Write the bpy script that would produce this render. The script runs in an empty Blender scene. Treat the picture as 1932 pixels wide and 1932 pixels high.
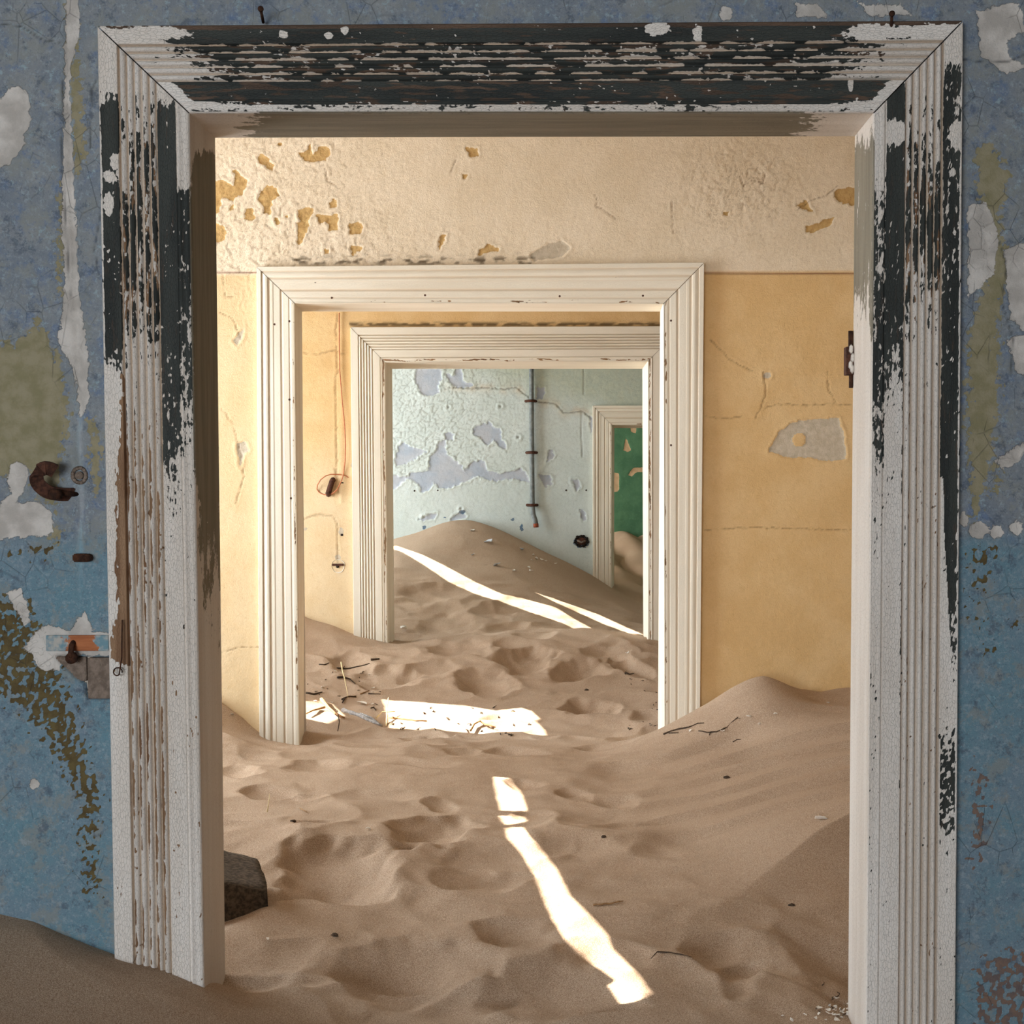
import bpy, bmesh, math, random
import numpy as np
from mathutils import Matrix, Vector

# ------------------------------------------------------------------ camera, world, sun, exposure
scene = bpy.context.scene
col = scene.collection
F = 2838.0                      # focal length in photo pixels (1932 px frame)
PPX, PPY = 1050.0, 1050.0
TH, AL, RO = math.atan(0.0459), math.radians(0.7), -0.0037
CAM = np.array([0.0, 0.0, 1.60])
fwd = np.array([-math.sin(AL)*math.cos(TH), math.cos(AL)*math.cos(TH), -math.sin(TH)])
r0 = np.array([math.cos(AL), math.sin(AL), 0.0])
u0 = np.cross(r0, fwd)
RIGHT = math.cos(RO)*r0 + math.sin(RO)*u0
UP = -math.sin(RO)*r0 + math.cos(RO)*u0
FWD = fwd
cam_data = bpy.data.cameras.new('camera')
cam = bpy.data.objects.new('camera', cam_data); col.objects.link(cam)
cam_data.sensor_fit = 'HORIZONTAL'; cam_data.sensor_width = 36.0
cam_data.lens = F*36.0/1932.0
cam_data.shift_x = -(PPX-966.0)/1932.0
cam_data.shift_y = (PPY-966.0)/1932.0
cam_data.clip_start = 0.05
M = Matrix.Identity(4)
for i in range(3):
    M[i][0] = RIGHT[i]; M[i][1] = UP[i]; M[i][2] = -FWD[i]; M[i][3] = CAM[i]
cam.matrix_world = M
scene.camera = cam

vs = scene.view_settings
vs.view_transform = 'Standard'; vs.look = 'None'; vs.gamma = 1.0; vs.use_curve_mapping = False
vs.exposure = 0.0
scene.cycles.max_bounces = 5; scene.cycles.diffuse_bounces = 4; scene.cycles.glossy_bounces = 2
scene.cycles.sample_clamp_indirect = 6.0; scene.cycles.adaptive_threshold = 0.04

world = bpy.data.worlds.new('desert_sky'); scene.world = world; world.use_nodes = True
wn = world.node_tree.nodes; wn['Background'].inputs[0].default_value = (0.62, 0.78, 1.0, 1); wn['Background'].inputs[1].default_value = 0.9

SUN = np.array([1.0, -0.12, -0.70]); SUN = SUN/np.linalg.norm(SUN)     # direction the light travels
sl = bpy.data.lights.new('sun', 'SUN'); sl.energy = 34.0; sl.angle = math.radians(0.12); sl.color = (1.0, 0.93, 0.82)
so = bpy.data.objects.new('sun', sl); col.objects.link(so)
so.rotation_euler = Vector(SUN).to_track_quat('-Z', 'Y').to_euler()
so.location = (-8, 5, 6)

def window_light(name, x, y0, y1, z0, z1, power, color, facing=(1, 0, 0)):
    l = bpy.data.lights.new(name, 'AREA'); l.shape = 'RECTANGLE'
    o = bpy.data.objects.new(name, l); col.objects.link(o)
    o.location = (x, (y0+y1)/2, (z0+z1)/2)
    o.rotation_euler = Vector(facing).to_track_quat('-Z', 'Y').to_euler()
    l.size = (y1-y0); l.size_y = (z1-z0)
    # track_quat with Y up: local x axis horizontal
    l.energy = power; l.color = color
    return o
XL = -2.30; XR = 2.45
la = window_light('daylight_window_a', XL+.02, -0.75, 0.75, 1.15, 2.55, 118, (0.85, 0.93, 1.0), facing=(0, 1, 0))
la.location = (-1.35, -2.37, 1.62); la.data.size = 1.7; la.data.size_y = .95
window_light('daylight_window_b', XL+.02, 3.25, 4.35, 1.15, 2.35, 67, (0.80, 0.92, 1.0))
window_light('daylight_window_c', XL+.02, 4.95, 5.85, 0.95, 2.35, 62, (0.80, 0.92, 1.0))
window_light('daylight_window_d', XL+.02, 6.75, 7.95, 1.15, 2.35, 64, (0.84, 0.95, 1.0))
window_light('daylight_window_e', XL+.02, 8.6, 9.6, 1.25, 2.35, 88, (1.0, 0.98, 0.94))

# ------------------------------------------------------------------ projection helpers (photo measurements -> world)
def W(px, py, Y):
    d = FWD + (px-PPX)/F*RIGHT - (py-PPY)/F*UP
    t = (Y-CAM[1])/d[1]
    return CAM + t*d
def PROJ(P):
    d = P - CAM
    z = d @ FWD
    return PPX + F*(d @ RIGHT)/z, PPY - F*(d @ UP)/z

D1, D2, D3, D4, D5 = 2.20, 4.60, 6.20, 8.10, 9.95       # wall faces, distance along the enfilade
T1, T2, T3, T4 = 0.15, 0.14, 0.29, 0.14

# ------------------------------------------------------------------ numpy noise
_rng = np.random.RandomState(7)
_perm = _rng.permutation(512); _perm = np.concatenate([_perm, _perm, _perm])
_ga = _rng.rand(512)*2*np.pi
_gx, _gy = np.cos(_ga), np.sin(_ga)
def perlin(x, y, seed=0):
    x = np.asarray(x, float) + seed*17.31; y = np.asarray(y, float) + seed*9.77
    xi = np.floor(x).astype(int); yi = np.floor(y).astype(int)
    xf = x-xi; yf = y-yi
    u = xf*xf*xf*(xf*(xf*6-15)+10); v = yf*yf*yf*(yf*(yf*6-15)+10)
    def g(ix, iy, fx, fy):
        h = _perm[(_perm[ix & 511] + iy) & 511]
        return _gx[h]*fx + _gy[h]*fy
    a = g(xi, yi, xf, yf); b = g(xi+1, yi, xf-1, yf); c = g(xi, yi+1, xf, yf-1); d = g(xi+1, yi+1, xf-1, yf-1)
    return ((a+(b-a)*u)*(1-v) + (c+(d-c)*u)*v)*1.5
def fbm(x, y, seed=0, o=4, gain=0.5):
    s = 0; a = 1.0; t = 0
    for i in range(o):
        s = s + a*perlin(x*2**i, y*2**i, seed+i*3); t += a; a *= gain
    return s/t
def worley(x, y, seed=0):
    x = np.asarray(x, float)+seed*5.3; y = np.asarray(y, float)+seed*3.1
    xi = np.floor(x).astype(int); yi = np.floor(y).astype(int)
    f1 = np.full(x.shape, 9.0); f2 = np.full(x.shape, 9.0); cid = np.zeros(x.shape)
    for dx in (-1, 0, 1):
        for dy in (-1, 0, 1):
            h = _perm[(_perm[(xi+dx) & 511] + yi+dy) & 511]
            h2 = _perm[(h+71) & 511]
            d = np.hypot(xi+dx+h/512.0-x, yi+dy+h2/512.0-y)
            n = d < f1
            f2 = np.where(n, f1, np.minimum(f2, d)); cid = np.where(n, h/512.0, cid); f1 = np.where(n, d, f1)
    return f1, f2, cid
def sstep(a, b, x):
    t = np.clip((x-a)/(b-a), 0, 1); return t*t*(3-2*t)
def sdpoly(u, v, pts):
    """signed distance to polygon, positive inside"""
    pts = np.asarray(pts, float); n = len(pts)
    d = np.full(u.shape, 1e9); ins = np.zeros(u.shape, bool)
    for i in range(n):
        ax, ay = pts[i]; bx, by = pts[(i+1) % n]
        ex, ey = bx-ax, by-ay; wx, wy = u-ax, v-ay
        t = np.clip((wx*ex+wy*ey)/(ex*ex+ey*ey+1e-12), 0, 1)
        d = np.minimum(d, np.hypot(wx-ex*t, wy-ey*t))
        c = ((ay > v) != (by > v)) & (u < (bx-ax)*(v-ay)/((by-ay) if by != ay else 1e-9)+ax)
        ins ^= c
    return np.where(ins, d, -d)
def dline(u, v, pts):
    d = np.full(u.shape, 1e9)
    for (ax, ay), (bx, by) in zip(pts[:-1], pts[1:]):
        ex, ey = bx-ax, by-ay; wx, wy = u-ax, v-ay
        t = np.clip((wx*ex+wy*ey)/(ex*ex+ey*ey+1e-12), 0, 1)
        d = np.minimum(d, np.hypot(wx-ex*t, wy-ey*t))
    return d

# ------------------------------------------------------------------ mesh helpers
def tag(o, label=None, cat=None, group=None, kind=None):
    if label: o['label'] = label
    if cat: o['category'] = cat
    if group: o['group'] = group
    if kind: o['kind'] = kind
    return o
def empty(name, loc=(0, 0, 0)):
    o = bpy.data.objects.new(name, None); col.objects.link(o); o.location = loc; o.empty_display_size = .05
    return o
def link(name, me, mat=None, parent=None, smooth=True):
    if mat: me.materials.append(mat)
    if smooth:
        me.polygons.foreach_set('use_smooth', np.ones(len(me.polygons), bool))
    o = bpy.data.objects.new(name, me); col.objects.link(o)
    if parent:
        o.parent = parent
        if parent.type == 'EMPTY' and any(parent.location):
            o.matrix_parent_inverse = Matrix.Translation(-Vector(parent.location))
    return o
def np_mesh(name, co, quads, attrs=None):
    me = bpy.data.meshes.new(name)
    co = np.asarray(co, np.float32).reshape(-1, 3); quads = np.asarray(quads, np.int32).reshape(-1, 4)
    me.vertices.add(len(co)); me.vertices.foreach_set('co', co.ravel())
    me.loops.add(quads.size); me.loops.foreach_set('vertex_index', quads.ravel())
    me.polygons.add(len(quads))
    me.polygons.foreach_set('loop_start', np.arange(0, quads.size, 4, dtype=np.int32))
    for k, a in (attrs or {}).items():
        at = me.attributes.new(k, 'FLOAT', 'POINT'); at.data.foreach_set('value', np.asarray(a, np.float32).ravel())
    me.update(calc_edges=True); me.validate()
    return me
def grid_quads(nr, nc, keep=None, flip=False):
    i, j = np.meshgrid(np.arange(nr-1), np.arange(nc-1), indexing='ij')
    a = i*nc+j
    q = np.stack([a, a+1, a+nc+1, a+nc], -1)
    if flip: q = q[..., ::-1]
    if keep is not None: q = q[keep]
    return q.reshape(-1, 4)
def bm_obj(name, bm, mat, parent=None, smooth=False):
    bmesh.ops.recalc_face_normals(bm, faces=bm.faces)
    me = bpy.data.meshes.new(name); bm.to_mesh(me); bm.free()
    return link(name, me, mat, parent, smooth)
def add_box(bm, x0, x1, y0, y1, z0, z1, bev=0):
    vs_ = [bm.verts.new((x, y, z)) for x in (x0, x1) for y in (y0, y1) for z in (z0, z1)]
    f = [(0, 1, 3, 2), (4, 6, 7, 5), (0, 4, 5, 1), (2, 3, 7, 6), (0, 2, 6, 4), (1, 5, 7, 3)]
    for q in f: bm.faces.new([vs_[k] for k in q])
    return vs_
def box_obj(name, x0, x1, y0, y1, z0, z1, mat, parent=None, bev=0, seg=2):
    bm = bmesh.new(); add_box(bm, x0, x1, y0, y1, z0, z1)
    if bev: bmesh.ops.bevel(bm, geom=list(bm.edges), offset=bev, segments=seg, affect='EDGES', profile=.6)
    return bm_obj(name, bm, mat, parent, smooth=False)
def tube(bm, pts, r, sides=6, cap=True):
    pts = [Vector(p) for p in pts]; n = len(pts)
    rs = r if hasattr(r, '__len__') else [r]*n
    rings = []
    prev = None
    for i, p in enumerate(pts):
        t = (pts[min(i+1, n-1)] - pts[max(i-1, 0)])
        if t.length < 1e-9: t = Vector((0, 0, 1))
        t.normalize()
        ref = prev if prev is not None else (Vector((0, 0, 1)) if abs(t.z) < .9 else Vector((1, 0, 0)))
        a = (ref - t*ref.dot(t))
        if a.length < 1e-6: a = t.orthogonal()
        a.normalize(); b = t.cross(a); prev = a
        rings.append([bm.verts.new(p + (a*math.cos(2*math.pi*k/sides)+b*math.sin(2*math.pi*k/sides))*rs[i]) for k in range(sides)])
    for i in range(n-1):
        for k in range(sides):
            bm.faces.new([rings[i][k], rings[i][(k+1) % sides], rings[i+1][(k+1) % sides], rings[i+1][k]])
    if cap:
        bm.faces.new(rings[0][::-1]); bm.faces.new(rings[-1])

# ------------------------------------------------------------------ materials
def srgb(r, g, b):
    f = lambda c: (c/255.0/12.92) if c/255.0 <= .04045 else ((c/255.0+.055)/1.055)**2.4
    return (f(r), f(g), f(b), 1.0)
class NT:
    def __init__(self, name):
        self.m = bpy.data.materials.new(name); self.m.use_nodes = True
        self.t = self.m.node_tree; self.t.nodes.clear()
        self.out = self.n('ShaderNodeOutputMaterial'); self.b = self.n('ShaderNodeBsdfPrincipled')
        self.l(self.b.outputs[0], self.out.inputs[0])
        self.b.inputs['Specular IOR Level'].default_value = 0.2
        self.tc = self.n('ShaderNodeTexCoord')
    def n(self, t): return self.t.nodes.new(t)
    def l(self, a, b): self.t.links.new(a, b)
    def vec(self, scale=(1, 1, 1)):
        m = self.n('ShaderNodeMapping'); m.inputs['Scale'].default_value = scale
        self.l(self.tc.outputs['Object'], m.inputs['Vector']); return m.outputs[0]
    def noise(self, scale, detail=4, rough=.55, stretch=(1, 1, 1), dist=0):
        n = self.n('ShaderNodeTexNoise'); n.inputs['Scale'].default_value = scale; n.inputs['Detail'].default_value = min(detail, 5)
        n.inputs['Roughness'].default_value = rough; n.inputs['Distortion'].default_value = dist
        self.l(self.vec(stretch), n.inputs['Vector']); return n.outputs['Fac']
    def voronoi(self, scale, feature='DISTANCE_TO_EDGE', stretch=(1, 1, 1)):
        n = self.n('ShaderNodeTexVoronoi'); n.feature = feature; n.inputs['Scale'].default_value = scale
        self.l(self.vec(stretch), n.inputs['Vector']); return n.outputs['Distance']
    def attr(self, name):
        n = self.n('ShaderNodeAttribute'); n.attribute_name = name; return n.outputs['Fac']
    def math(self, op, a, b=None, c=None, clamp=False):
        n = self.n('ShaderNodeMath'); n.operation = op; n.use_clamp = clamp
        for k, x in enumerate((a, b, c)):
            if x is None: continue
            if isinstance(x, (int, float)): n.inputs[k].default_value = x
            else: self.l(x, n.inputs[k])
        return n.outputs[0]
    def ramp(self, x, lo, hi, a=0.0, b=1.0):
        n = self.n('ShaderNodeMapRange'); n.interpolation_type = 'SMOOTHSTEP'
        self.l(x, n.inputs[0]); n.inputs[1].default_value = lo; n.inputs[2].default_value = hi
        n.inputs[3].default_value = a; n.inputs[4].default_value = b; return n.outputs[0]
    def mix(self, f, a, b):
        n = self.n('ShaderNodeMix'); n.data_type = 'RGBA'
        for k, x in ((0, f), (6, a), (7, b)):
            if isinstance(x, (int, float)): n.inputs[k].default_value = x
            elif isinstance(x, tuple): n.inputs[k].default_value = x
            else: self.l(x, n.inputs[k])
        return n.outputs[2]
    def mottle(self, c1, c2, scale, stretch=(1, 1, 1), lo=.35, hi=.65, detail=5):
        return self.mix(self.ramp(self.noise(scale, detail, .6, stretch), lo, hi), c1, c2)
    def bump(self, h, dist=.002, strength=1.0, prev=None):
        n = self.n('ShaderNodeBump'); n.inputs['Distance'].default_value = dist; n.inputs['Strength'].default_value = strength
        self.l(h, n.inputs['Height'])
        if prev is not None: self.l(prev, n.inputs['Normal'])
        return n.outputs[0]
    def done(self, colr, rough=.85, normal=None):
        self.l(colr, self.b.inputs['Base Color']); self.b.inputs['Roughness'].default_value = rough
        if normal is not None: self.l(normal, self.b.inputs['Normal'])
        return self.m

def layered(name, base, layers, rough=.88, grain=(220, .0012), crackle=None, fine=None):
    """base: (c1,c2,scale[,stretch]); layers: (attr, c1, c2, cscale, edge_noise_scale, amp, bump_m[, stretch])"""
    t = NT(name)
    c = t.mottle(*base[:3], *(base[3:4]))
    if fine:
        for (fc, sc, lo, hi, k) in fine:
            c = t.mix(t.ramp(t.noise(sc, 5, .65), lo, hi, 0, k), c, fc)
    h = None
    for L in layers:
        at, c1, c2, cs, es, amp, bmp = L[:7]; st = L[7] if len(L) > 7 else (1, 1, 1)
        nz = t.math('SUBTRACT', t.noise(es, 5, .62, st), .5)
        f = t.ramp(t.math('MULTIPLY_ADD', nz, amp, t.attr(at)), .47, .53)
        c = t.mix(f, c, t.mottle(c1, c2, cs, st))
        if bmp:
            hb = t.math('MULTIPLY', f, bmp)
            h = hb if h is None else t.math('ADD', h, hb)
    g = t.math('MULTIPLY', t.noise(grain[0], 6, .65), grain[1])
    h = g if h is None else t.math('ADD', h, g)
    if crackle:
        cr = t.ramp(t.voronoi(crackle[0]), 0.0, .07, 0, crackle[1])
        h = t.math('ADD', h, cr)
    return t.done(c, rough, t.bump(h, 1.0))

def plain(name, c1, c2, scale=40, rough=.85, bmp=.0008, stretch=(1, 1, 1), bscale=None, metal=0):
    t = NT(name); c = t.mottle(c1, c2, scale, stretch)
    t.b.inputs['Metallic'].default_value = metal
    return t.done(c, rough, t.bump(t.math('MULTIPLY', t.noise(bscale or scale*4, 5, .6, stretch), bmp), 1.0))

MAT = {}
MAT['plaster_body'] = plain('bare_plaster', srgb(200, 190, 178), srgb(172, 160, 145), 12)
MAT['ceiling'] = plain('limewashed_ceiling', srgb(188, 178, 164), srgb(170, 160, 146), 6)
MAT['floorboard'] = plain('floor_boards', srgb(120, 92, 66), srgb(96, 72, 50), 8)
MAT['rust'] = plain('rusted_iron', srgb(82, 52, 36), srgb(52, 34, 26), 120, .9, .002)
MAT['rust_red'] = plain('rusted_clip', srgb(96, 62, 48), srgb(66, 44, 36), 160, .9, .0015)
MAT['wood_raw'] = plain('weathered_wood', srgb(178, 112, 72), srgb(140, 84, 52), 60, .85, .0015, (.2, 1, 1))
MAT['brick'] = plain('mortar_block', srgb(150, 132, 118), srgb(118, 102, 90), 90, .95, .004)
MAT['stone'] = plain('rough_concrete', srgb(112, 96, 80), srgb(72, 62, 52), 130, .95, .004)
MAT['pipe'] = plain('grey_conduit', srgb(132, 136, 134), srgb(108, 112, 112), 50, .6, .0004)
MAT['copper'] = plain('bare_copper_wire', srgb(206, 128, 88), srgb(178, 104, 70), 80, .5, .0002)
MAT['twig'] = plain('dry_dark_twig', srgb(92, 74, 58), srgb(58, 46, 38), 160, .9, .0008)
MAT['twig_tan'] = plain('dry_tan_twig', srgb(176, 138, 96), srgb(140, 104, 70), 160, .9, .0008)
MAT['straw'] = plain('pale_straw', srgb(235, 215, 170), srgb(210, 186, 138), 120, .8, .0004)
MAT['flake'] = plain('fallen_white_paint', srgb(240, 232, 220), srgb(222, 212, 200), 200, .7, .0003)
MAT['flake_grey'] = plain('fallen_grey_paint', srgb(205, 208, 214), srgb(186, 190, 198), 200, .7, .0003)
MAT['hole'] = plain('dark_socket_hole', srgb(48, 38, 30), srgb(30, 24, 20), 120)
MAT['socket_white'] = plain('chipped_gypsum', srgb(244, 238, 228), srgb(226, 218, 206), 120, .9, .002)
MAT['blocker'] = plain('sun_blocker_boards', srgb(120, 104, 88), srgb(96, 82, 68), 20)  # for the added, unseen slab that blocks the sun
MAT['dead_grey'] = plain('bleached_driftwood', srgb(190, 186, 184), srgb(140, 134, 130), 90, .9, .001)

def sand_mat():
    t = NT('wind_blown_sand')
    c = t.mottle(srgb(212, 186, 161), srgb(200, 173, 148), 3.0, lo=.3, hi=.7)
    c = t.mix(t.ramp(t.noise(620, 3, .8), .43, .57, 0, .85), c, srgb(142, 110, 84))
    c = t.mix(t.ramp(t.noise(800, 3, .8), .54, .64, 0, .8), c, srgb(240, 220, 196))
    h = t.math('ADD', t.math('MULTIPLY', t.noise(700, 3, .7), .0024), t.math('MULTIPLY', t.noise(120, 4, .6), .0020))
    return t.done(c, .95, t.bump(h, 1.0, .8))
MAT['sand'] = sand_mat()

# ------------------------------------------------------------------ door measurements: photo px at the casing face / back edge of the lining
DOORS = {
 1: dict(Y=D1, T=T1, pr='reed', h=.020,
    OL=((183, 48), (215, 1790)), OR=((1818, 38), (1803, 1932)), IL=((357, 213), (385, 1860)), IR=((1648, 213), (1634, 1932)),
    BL=((407, 261), (426, 1845)), BR=((1612, 258), (1599, 1930))),
 2: dict(Y=D2, T=T2, pr='ogee', h=.022,
    OL=((484, 503), (489, 1380)), OR=((1329, 495), (1321, 1350)), IL=((556, 572), (565, 1395)), IR=((1251, 574), (1253, 1383)),
    BL=((571, 589), (576, 1385)), BR=((1245, 589), (1240.5, 1383))),
 3: dict(Y=D3, T=T3, pr='reed', h=.020,
    OL=((661, 617), (667, 1195)), OR=((1288, 615), (1290, 1200)), IL=((727, 684), (732, 1213)), IR=((1222, 682), (1222.5, 1203)),
    BL=((741, 697), (745, 1205)), BR=((1211, 697), (1213, 1198))),
 4: dict(Y=D4, T=T4, pr='ogee', h=.020,
    OL=((1118, 765), (1118.5, 1085)), OR=((1545, 765), (1545, 1085)), IL=((1154.5, 802), (1154, 1110)), IR=((1508, 802), (1508, 1110)),
    BL=((1159.5, 808), (1159, 1110)), BR=((1500, 808), (1500, 1110))),
}
ZB = 0.42                                     # members run down below the sand to here
def line_down(p0, p1, Y, z):
    a, b = W(*p0, Y), W(*p1, Y); t = (z-a[2])/(b[2]-a[2]); return a + (b-a)*t
PROF = {
 'reed': [(0, -20), (.004, -1), (.012, 0), (.212, 0), (.225, -7.5)] +
         [(.225+.082*k+.082*f, -7.5+9.0*math.sin(math.pi*f)**.8) for k in range(5) for f in (.12, .28, .5, .72, .88, 1.0)] +
         [(.645, 0), (.845, 0), (.850, -3), (.868, -3), (.873, 1.5), (.885, 2.2), (.905, .5), (.925, -.5), (.96, -.5), (.985, -2), (1.0, -5)],
 'ogee': [(0, -22), (.004, 1), (.012, 2), (.115, 2), (.13, -1.5), (.155, -1.0), (.19, 1.0), (.235, 2), (.28, 1.2), (.305, -2.2), (.335, -2.2), (.37, -.9), (.42, -.9), (.432, -1.8),
          (.60, -1.8), (.63, -4), (.65, -4), (.68, -1.8), (.83, -1.8), (.845, -3.2), (.865, -2.4), (.90, -1.2), (.95, -1.5), (.985, -3), (1.0, -5)],
}
def prof_samples(pr, n):
    t = np.array([p[0] for p in PROF[pr]]); h = np.array([p[1] for p in PROF[pr]])/1000.0
    tt = np.unique(np.concatenate([t, np.linspace(0, 1, n)]))
    return tt, np.interp(tt, t, h)
def member(name, A0, A1, B0, B1, tt, hh, ns, mat, parent, maskfn, nrm=np.array([0, -1.0, 0]), flip=False):
    """strip between outer line A0-A1 and inner line B0-B1, profile (tt, hh) pushed along nrm"""
    s = np.linspace(0, 1, ns)[:, None, None]; t = tt[None, :, None]
    P0 = A0*(1-t)+B0*t; P1 = A1*(1-t)+B1*t
    P = P0*(1-s)+P1*s
    P = P + nrm[None, None, :]*hh[None, :, None]
    at = maskfn(P, np.broadcast_to(tt[None, :], P.shape[:2])) if maskfn else None
    if at and '_h' in at:
        P = P + nrm[None, None, :]*at.pop('_h')[..., None]
    me = np_mesh(name, P, grid_quads(len(s), len(tt), flip=flip), at)
    return link(name, me, mat, parent)

def corners(d):
    D = DOORS[d]; Yf = D['Y']-D['h']; Yb = D['Y']+D['T']
    c = {}
    for k in ('OL', 'OR', 'IL', 'IR'):
        c[k] = W(*D[k][0], Yf); c[k+'b'] = line_down(D[k][0], D[k][1], Yf, ZB)
    for k in ('BL', 'BR'):
        c[k] = W(*D[k][0], Yb); c[k+'b'] = line_down(D[k][0], D[k][1], Yb, ZB)
    return c
CORN = {d: corners(d) for d in DOORS}

# ---- casing paint masks (vertex fields; the shader breaks their edges up)
def m01(x, w): return np.clip(.5 + .5*x/w, 0, 1)
def casing_masks_near(side):
    def fn(P, t):
        u, v = PROJ(P.reshape(-1, 3)); u = u.reshape(t.shape); v = v.reshape(t.shape)
        L = v if side != 'H' else u                        # along the member, photo px
        A = t*175
        groove = np.zeros_like(t)
        for k in range(6):
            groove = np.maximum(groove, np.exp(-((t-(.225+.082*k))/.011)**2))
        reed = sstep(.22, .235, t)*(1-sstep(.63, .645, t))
        n1 = fbm(L/70, A/9, 11, 4); n2 = fbm(L/18, A/6, 23, 3); n3 = fbm(L/220, A/30, 31, 3); n4 = fbm(L/9, A/9, 41, 2)
        seg = fbm(L/45, np.round((t-.225)/.082)*3.7, 51, 2)
        n5 = .5*fbm(L/6, A/4, 43, 2); spk = np.maximum(fbm(L/9, A/7, 45, 2)-.26, 0)*4.0*sstep(-.1, .35, fbm(L/60, A/30, 46, 2))
        low = 0*t
        if side == 'L':
            k1 = [40, 110, 165, 200, 330, 560, 660, 740, 850, 1000, 1932]
            reedB = np.interp(L, k1, [.8, .62, .28, .10, -.16, -.20, .05, .32, .50, .62, .66])
            outB = np.interp(L, [40, 150, 175, 215, 640, 690, 730, 1932], [.85, .62, .05, -.52, -.50, .0, .62, .70])
            inB = np.interp(L, [40, 175, 215, 330, 560, 700, 840, 950, 1150, 1932], [.8, .4, -.40, -.55, -.45, -.25, -.10, .25, .55, .68])
            beadB = np.interp(L, [40, 330, 370, 520, 640, 820, 930, 1932], [.75, .55, -.30, -.25, -.1, .05, .42, .66])
            base = np.where(t < .22, outB, np.where(t < .64, reedB, np.where(t < .85, inB, beadB)))
            low = sstep(720, 900, L)
            w = base + .42*n1 + .45*n2 + .22*n3 + .25*n5 + groove*(1-low)*(.75+.55*seg)
            woodline = np.zeros_like(t)
            for k in range(6):
                woodline = np.maximum(woodline, np.exp(-((t-(.252+.082*k))/.020)**2))
            ws = fbm(L/120, np.round((t-.252)/.082)*5.1, 61, 3) + .5*fbm(L/25, np.round((t-.252)/.082)*3.3, 63, 2)
            w = w - low*woodline*reed*(.85+1.3*ws)*np.interp(L, [700, 1000, 1500, 1850], [1.0, 1.05, .95, .75])
            bs = (.215-t)*175 - np.interp(L, [700, 820, 900, 1000, 1080, 1150, 1200, 1240, 1260], [2, 5, 14, 17, 20, 16, 30, 36, -4])
            bare = sstep(3, -3, bs + 12*n2)*(t < .23)*sstep(690, 740, L)*sstep(1262, 1245, L)*(t > .02)
            w = w - 1.9*bare - low*np.maximum(-fbm(L/11, A/6, 79, 3)-.20, 0)*4.0*(t > .02)*sstep(.05, .4, fbm(L/110, A/25, 81, 2))
            w = np.where((t < .025), np.maximum(w, .25+n2), w)
            w = w + np.where(w < 0, spk*(1-bare), 0)
            wood = reed*(.05+.9*n1) + low*.9 + bare*1.5 - (1-low)*.20 - (t > .64)*1.3*sstep(1500, 1000, L)
            dabs = [(207, 333, 11, 11), (217, 305, 9, 14), (232, 320, 12, 35), (205, 385, 9, 20), (230, 160, 60, 14), (375, 480, 12, 18)]
        elif side == 'R':
            reedB = np.interp(L, [40, 130, 210, 300, 340, 480, 560, 640, 760, 900, 1932], [.8, .5, .12, .0, -.22, -.20, -.02, .16, .42, .62, .72])
            outB = np.interp(L, [40, 110, 125, 1050, 1150, 1300, 1932], [.8, .55, -.15, -.45, -.15, .45, .7]) - .35*sstep(600, 1300, L)*0
            e = np.interp(L, [800, 1000, 1250, 1400], [.20, .17, .08, .0])
            outB = np.where((t > e) & (L > 900), .55, outB)
            inB = np.interp(L, [40, 140, 175, 245, 300, 460, 640, 740, 830, 1932], [.8, .4, -.4, -.35, -.5, -.42, -.2, .15, .55, .78])
            beadB = np.interp(L, [40, 260, 330, 560, 700, 860, 1000, 1932], [.75, .5, .05, -.12, -.2, -.05, .5, .72])
            base = np.where(t < .22, outB, np.where(t < .64, reedB, np.where(t < .85, inB, beadB)))
            low = sstep(600, 850, L)
            w = base + .40*n1 + .45*n2 + .22*n3 + .28*n5 + groove*(1-low)*(.70+.7*seg)
            woodline = np.zeros_like(t)
            for k in range(6):
                woodline = np.maximum(woodline, np.exp(-((t-(.240+.082*k))/.011)**2))
            w = w - low*woodline*(.42+1.7*n1)*np.interp(L, [700, 1300, 1932], [1.0, .85, .6])
            w = np.where(t < .03, np.maximum(w, .35+1.2*n2), w)
            speck = np.exp(-((L-1480)/110)**2)*(t < .2)*(t > .03)
            w = w - speck*(.85+1.5*n4) - low*np.maximum(-fbm(L/8, A/5, 77, 3)-.22, 0)*4*sstep(-.15, .35, fbm(L/90, A/30, 83, 2))
            w = w + np.where(w < 0, spk*.9, 0)
            wood = reed*(.1+.9*n1) - .25 + low*reed*.25
            dabs = [(1688, 250, 22, 22), (1805, 255, 14, 28), (1797, 325, 6, 8), (1820, 175, 8, 10), (1712, 110, 40, 10), (1660, 300, 8, 45)]
        else:
            edge = np.minimum(L-357+(1-t)*170, 1648+(1-t)*170-L)
            edL = L-183-t*174; edR = 1818-t*170-L
            edge = np.minimum(edL, edR)
            outB = np.interp(edL, [0, 70, 95, 140], [.6, .35, -.1, -.45]) + np.interp(edR, [0, 120, 200, 320], [.95, .55, .25, 0])
            reedB = np.interp(edge, [0, 60, 110, 200], [.5, .2, .0, -.24])
            inB = np.interp(edge, [0, 25, 40], [.6, .2, -.55])
            base = np.where(t < .22, outB, np.where(t < .64, reedB, np.where(t < .86, inB, np.where(t < .91, np.interp(edge, [0, 60, 160], [.5, .1, -.25]), .14))))
            gap = sstep(-.25, .25, seg+.35*fbm(L/160, np.round((t-.225)/.082)*2.7, 57, 2))
            w = base + .30*n1 + .42*n2 + .24*fbm(L/200, A/25, 33, 3) + .26*n5 + groove*(.15+1.0*gap)
            w = np.where(t < .05, w-.5, w)
            w = w + np.where(w < 0, spk*.7, 0)
            wood = -.12+.75*n1 + (t < .055)*.9 - (t < .22)*.15
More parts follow.
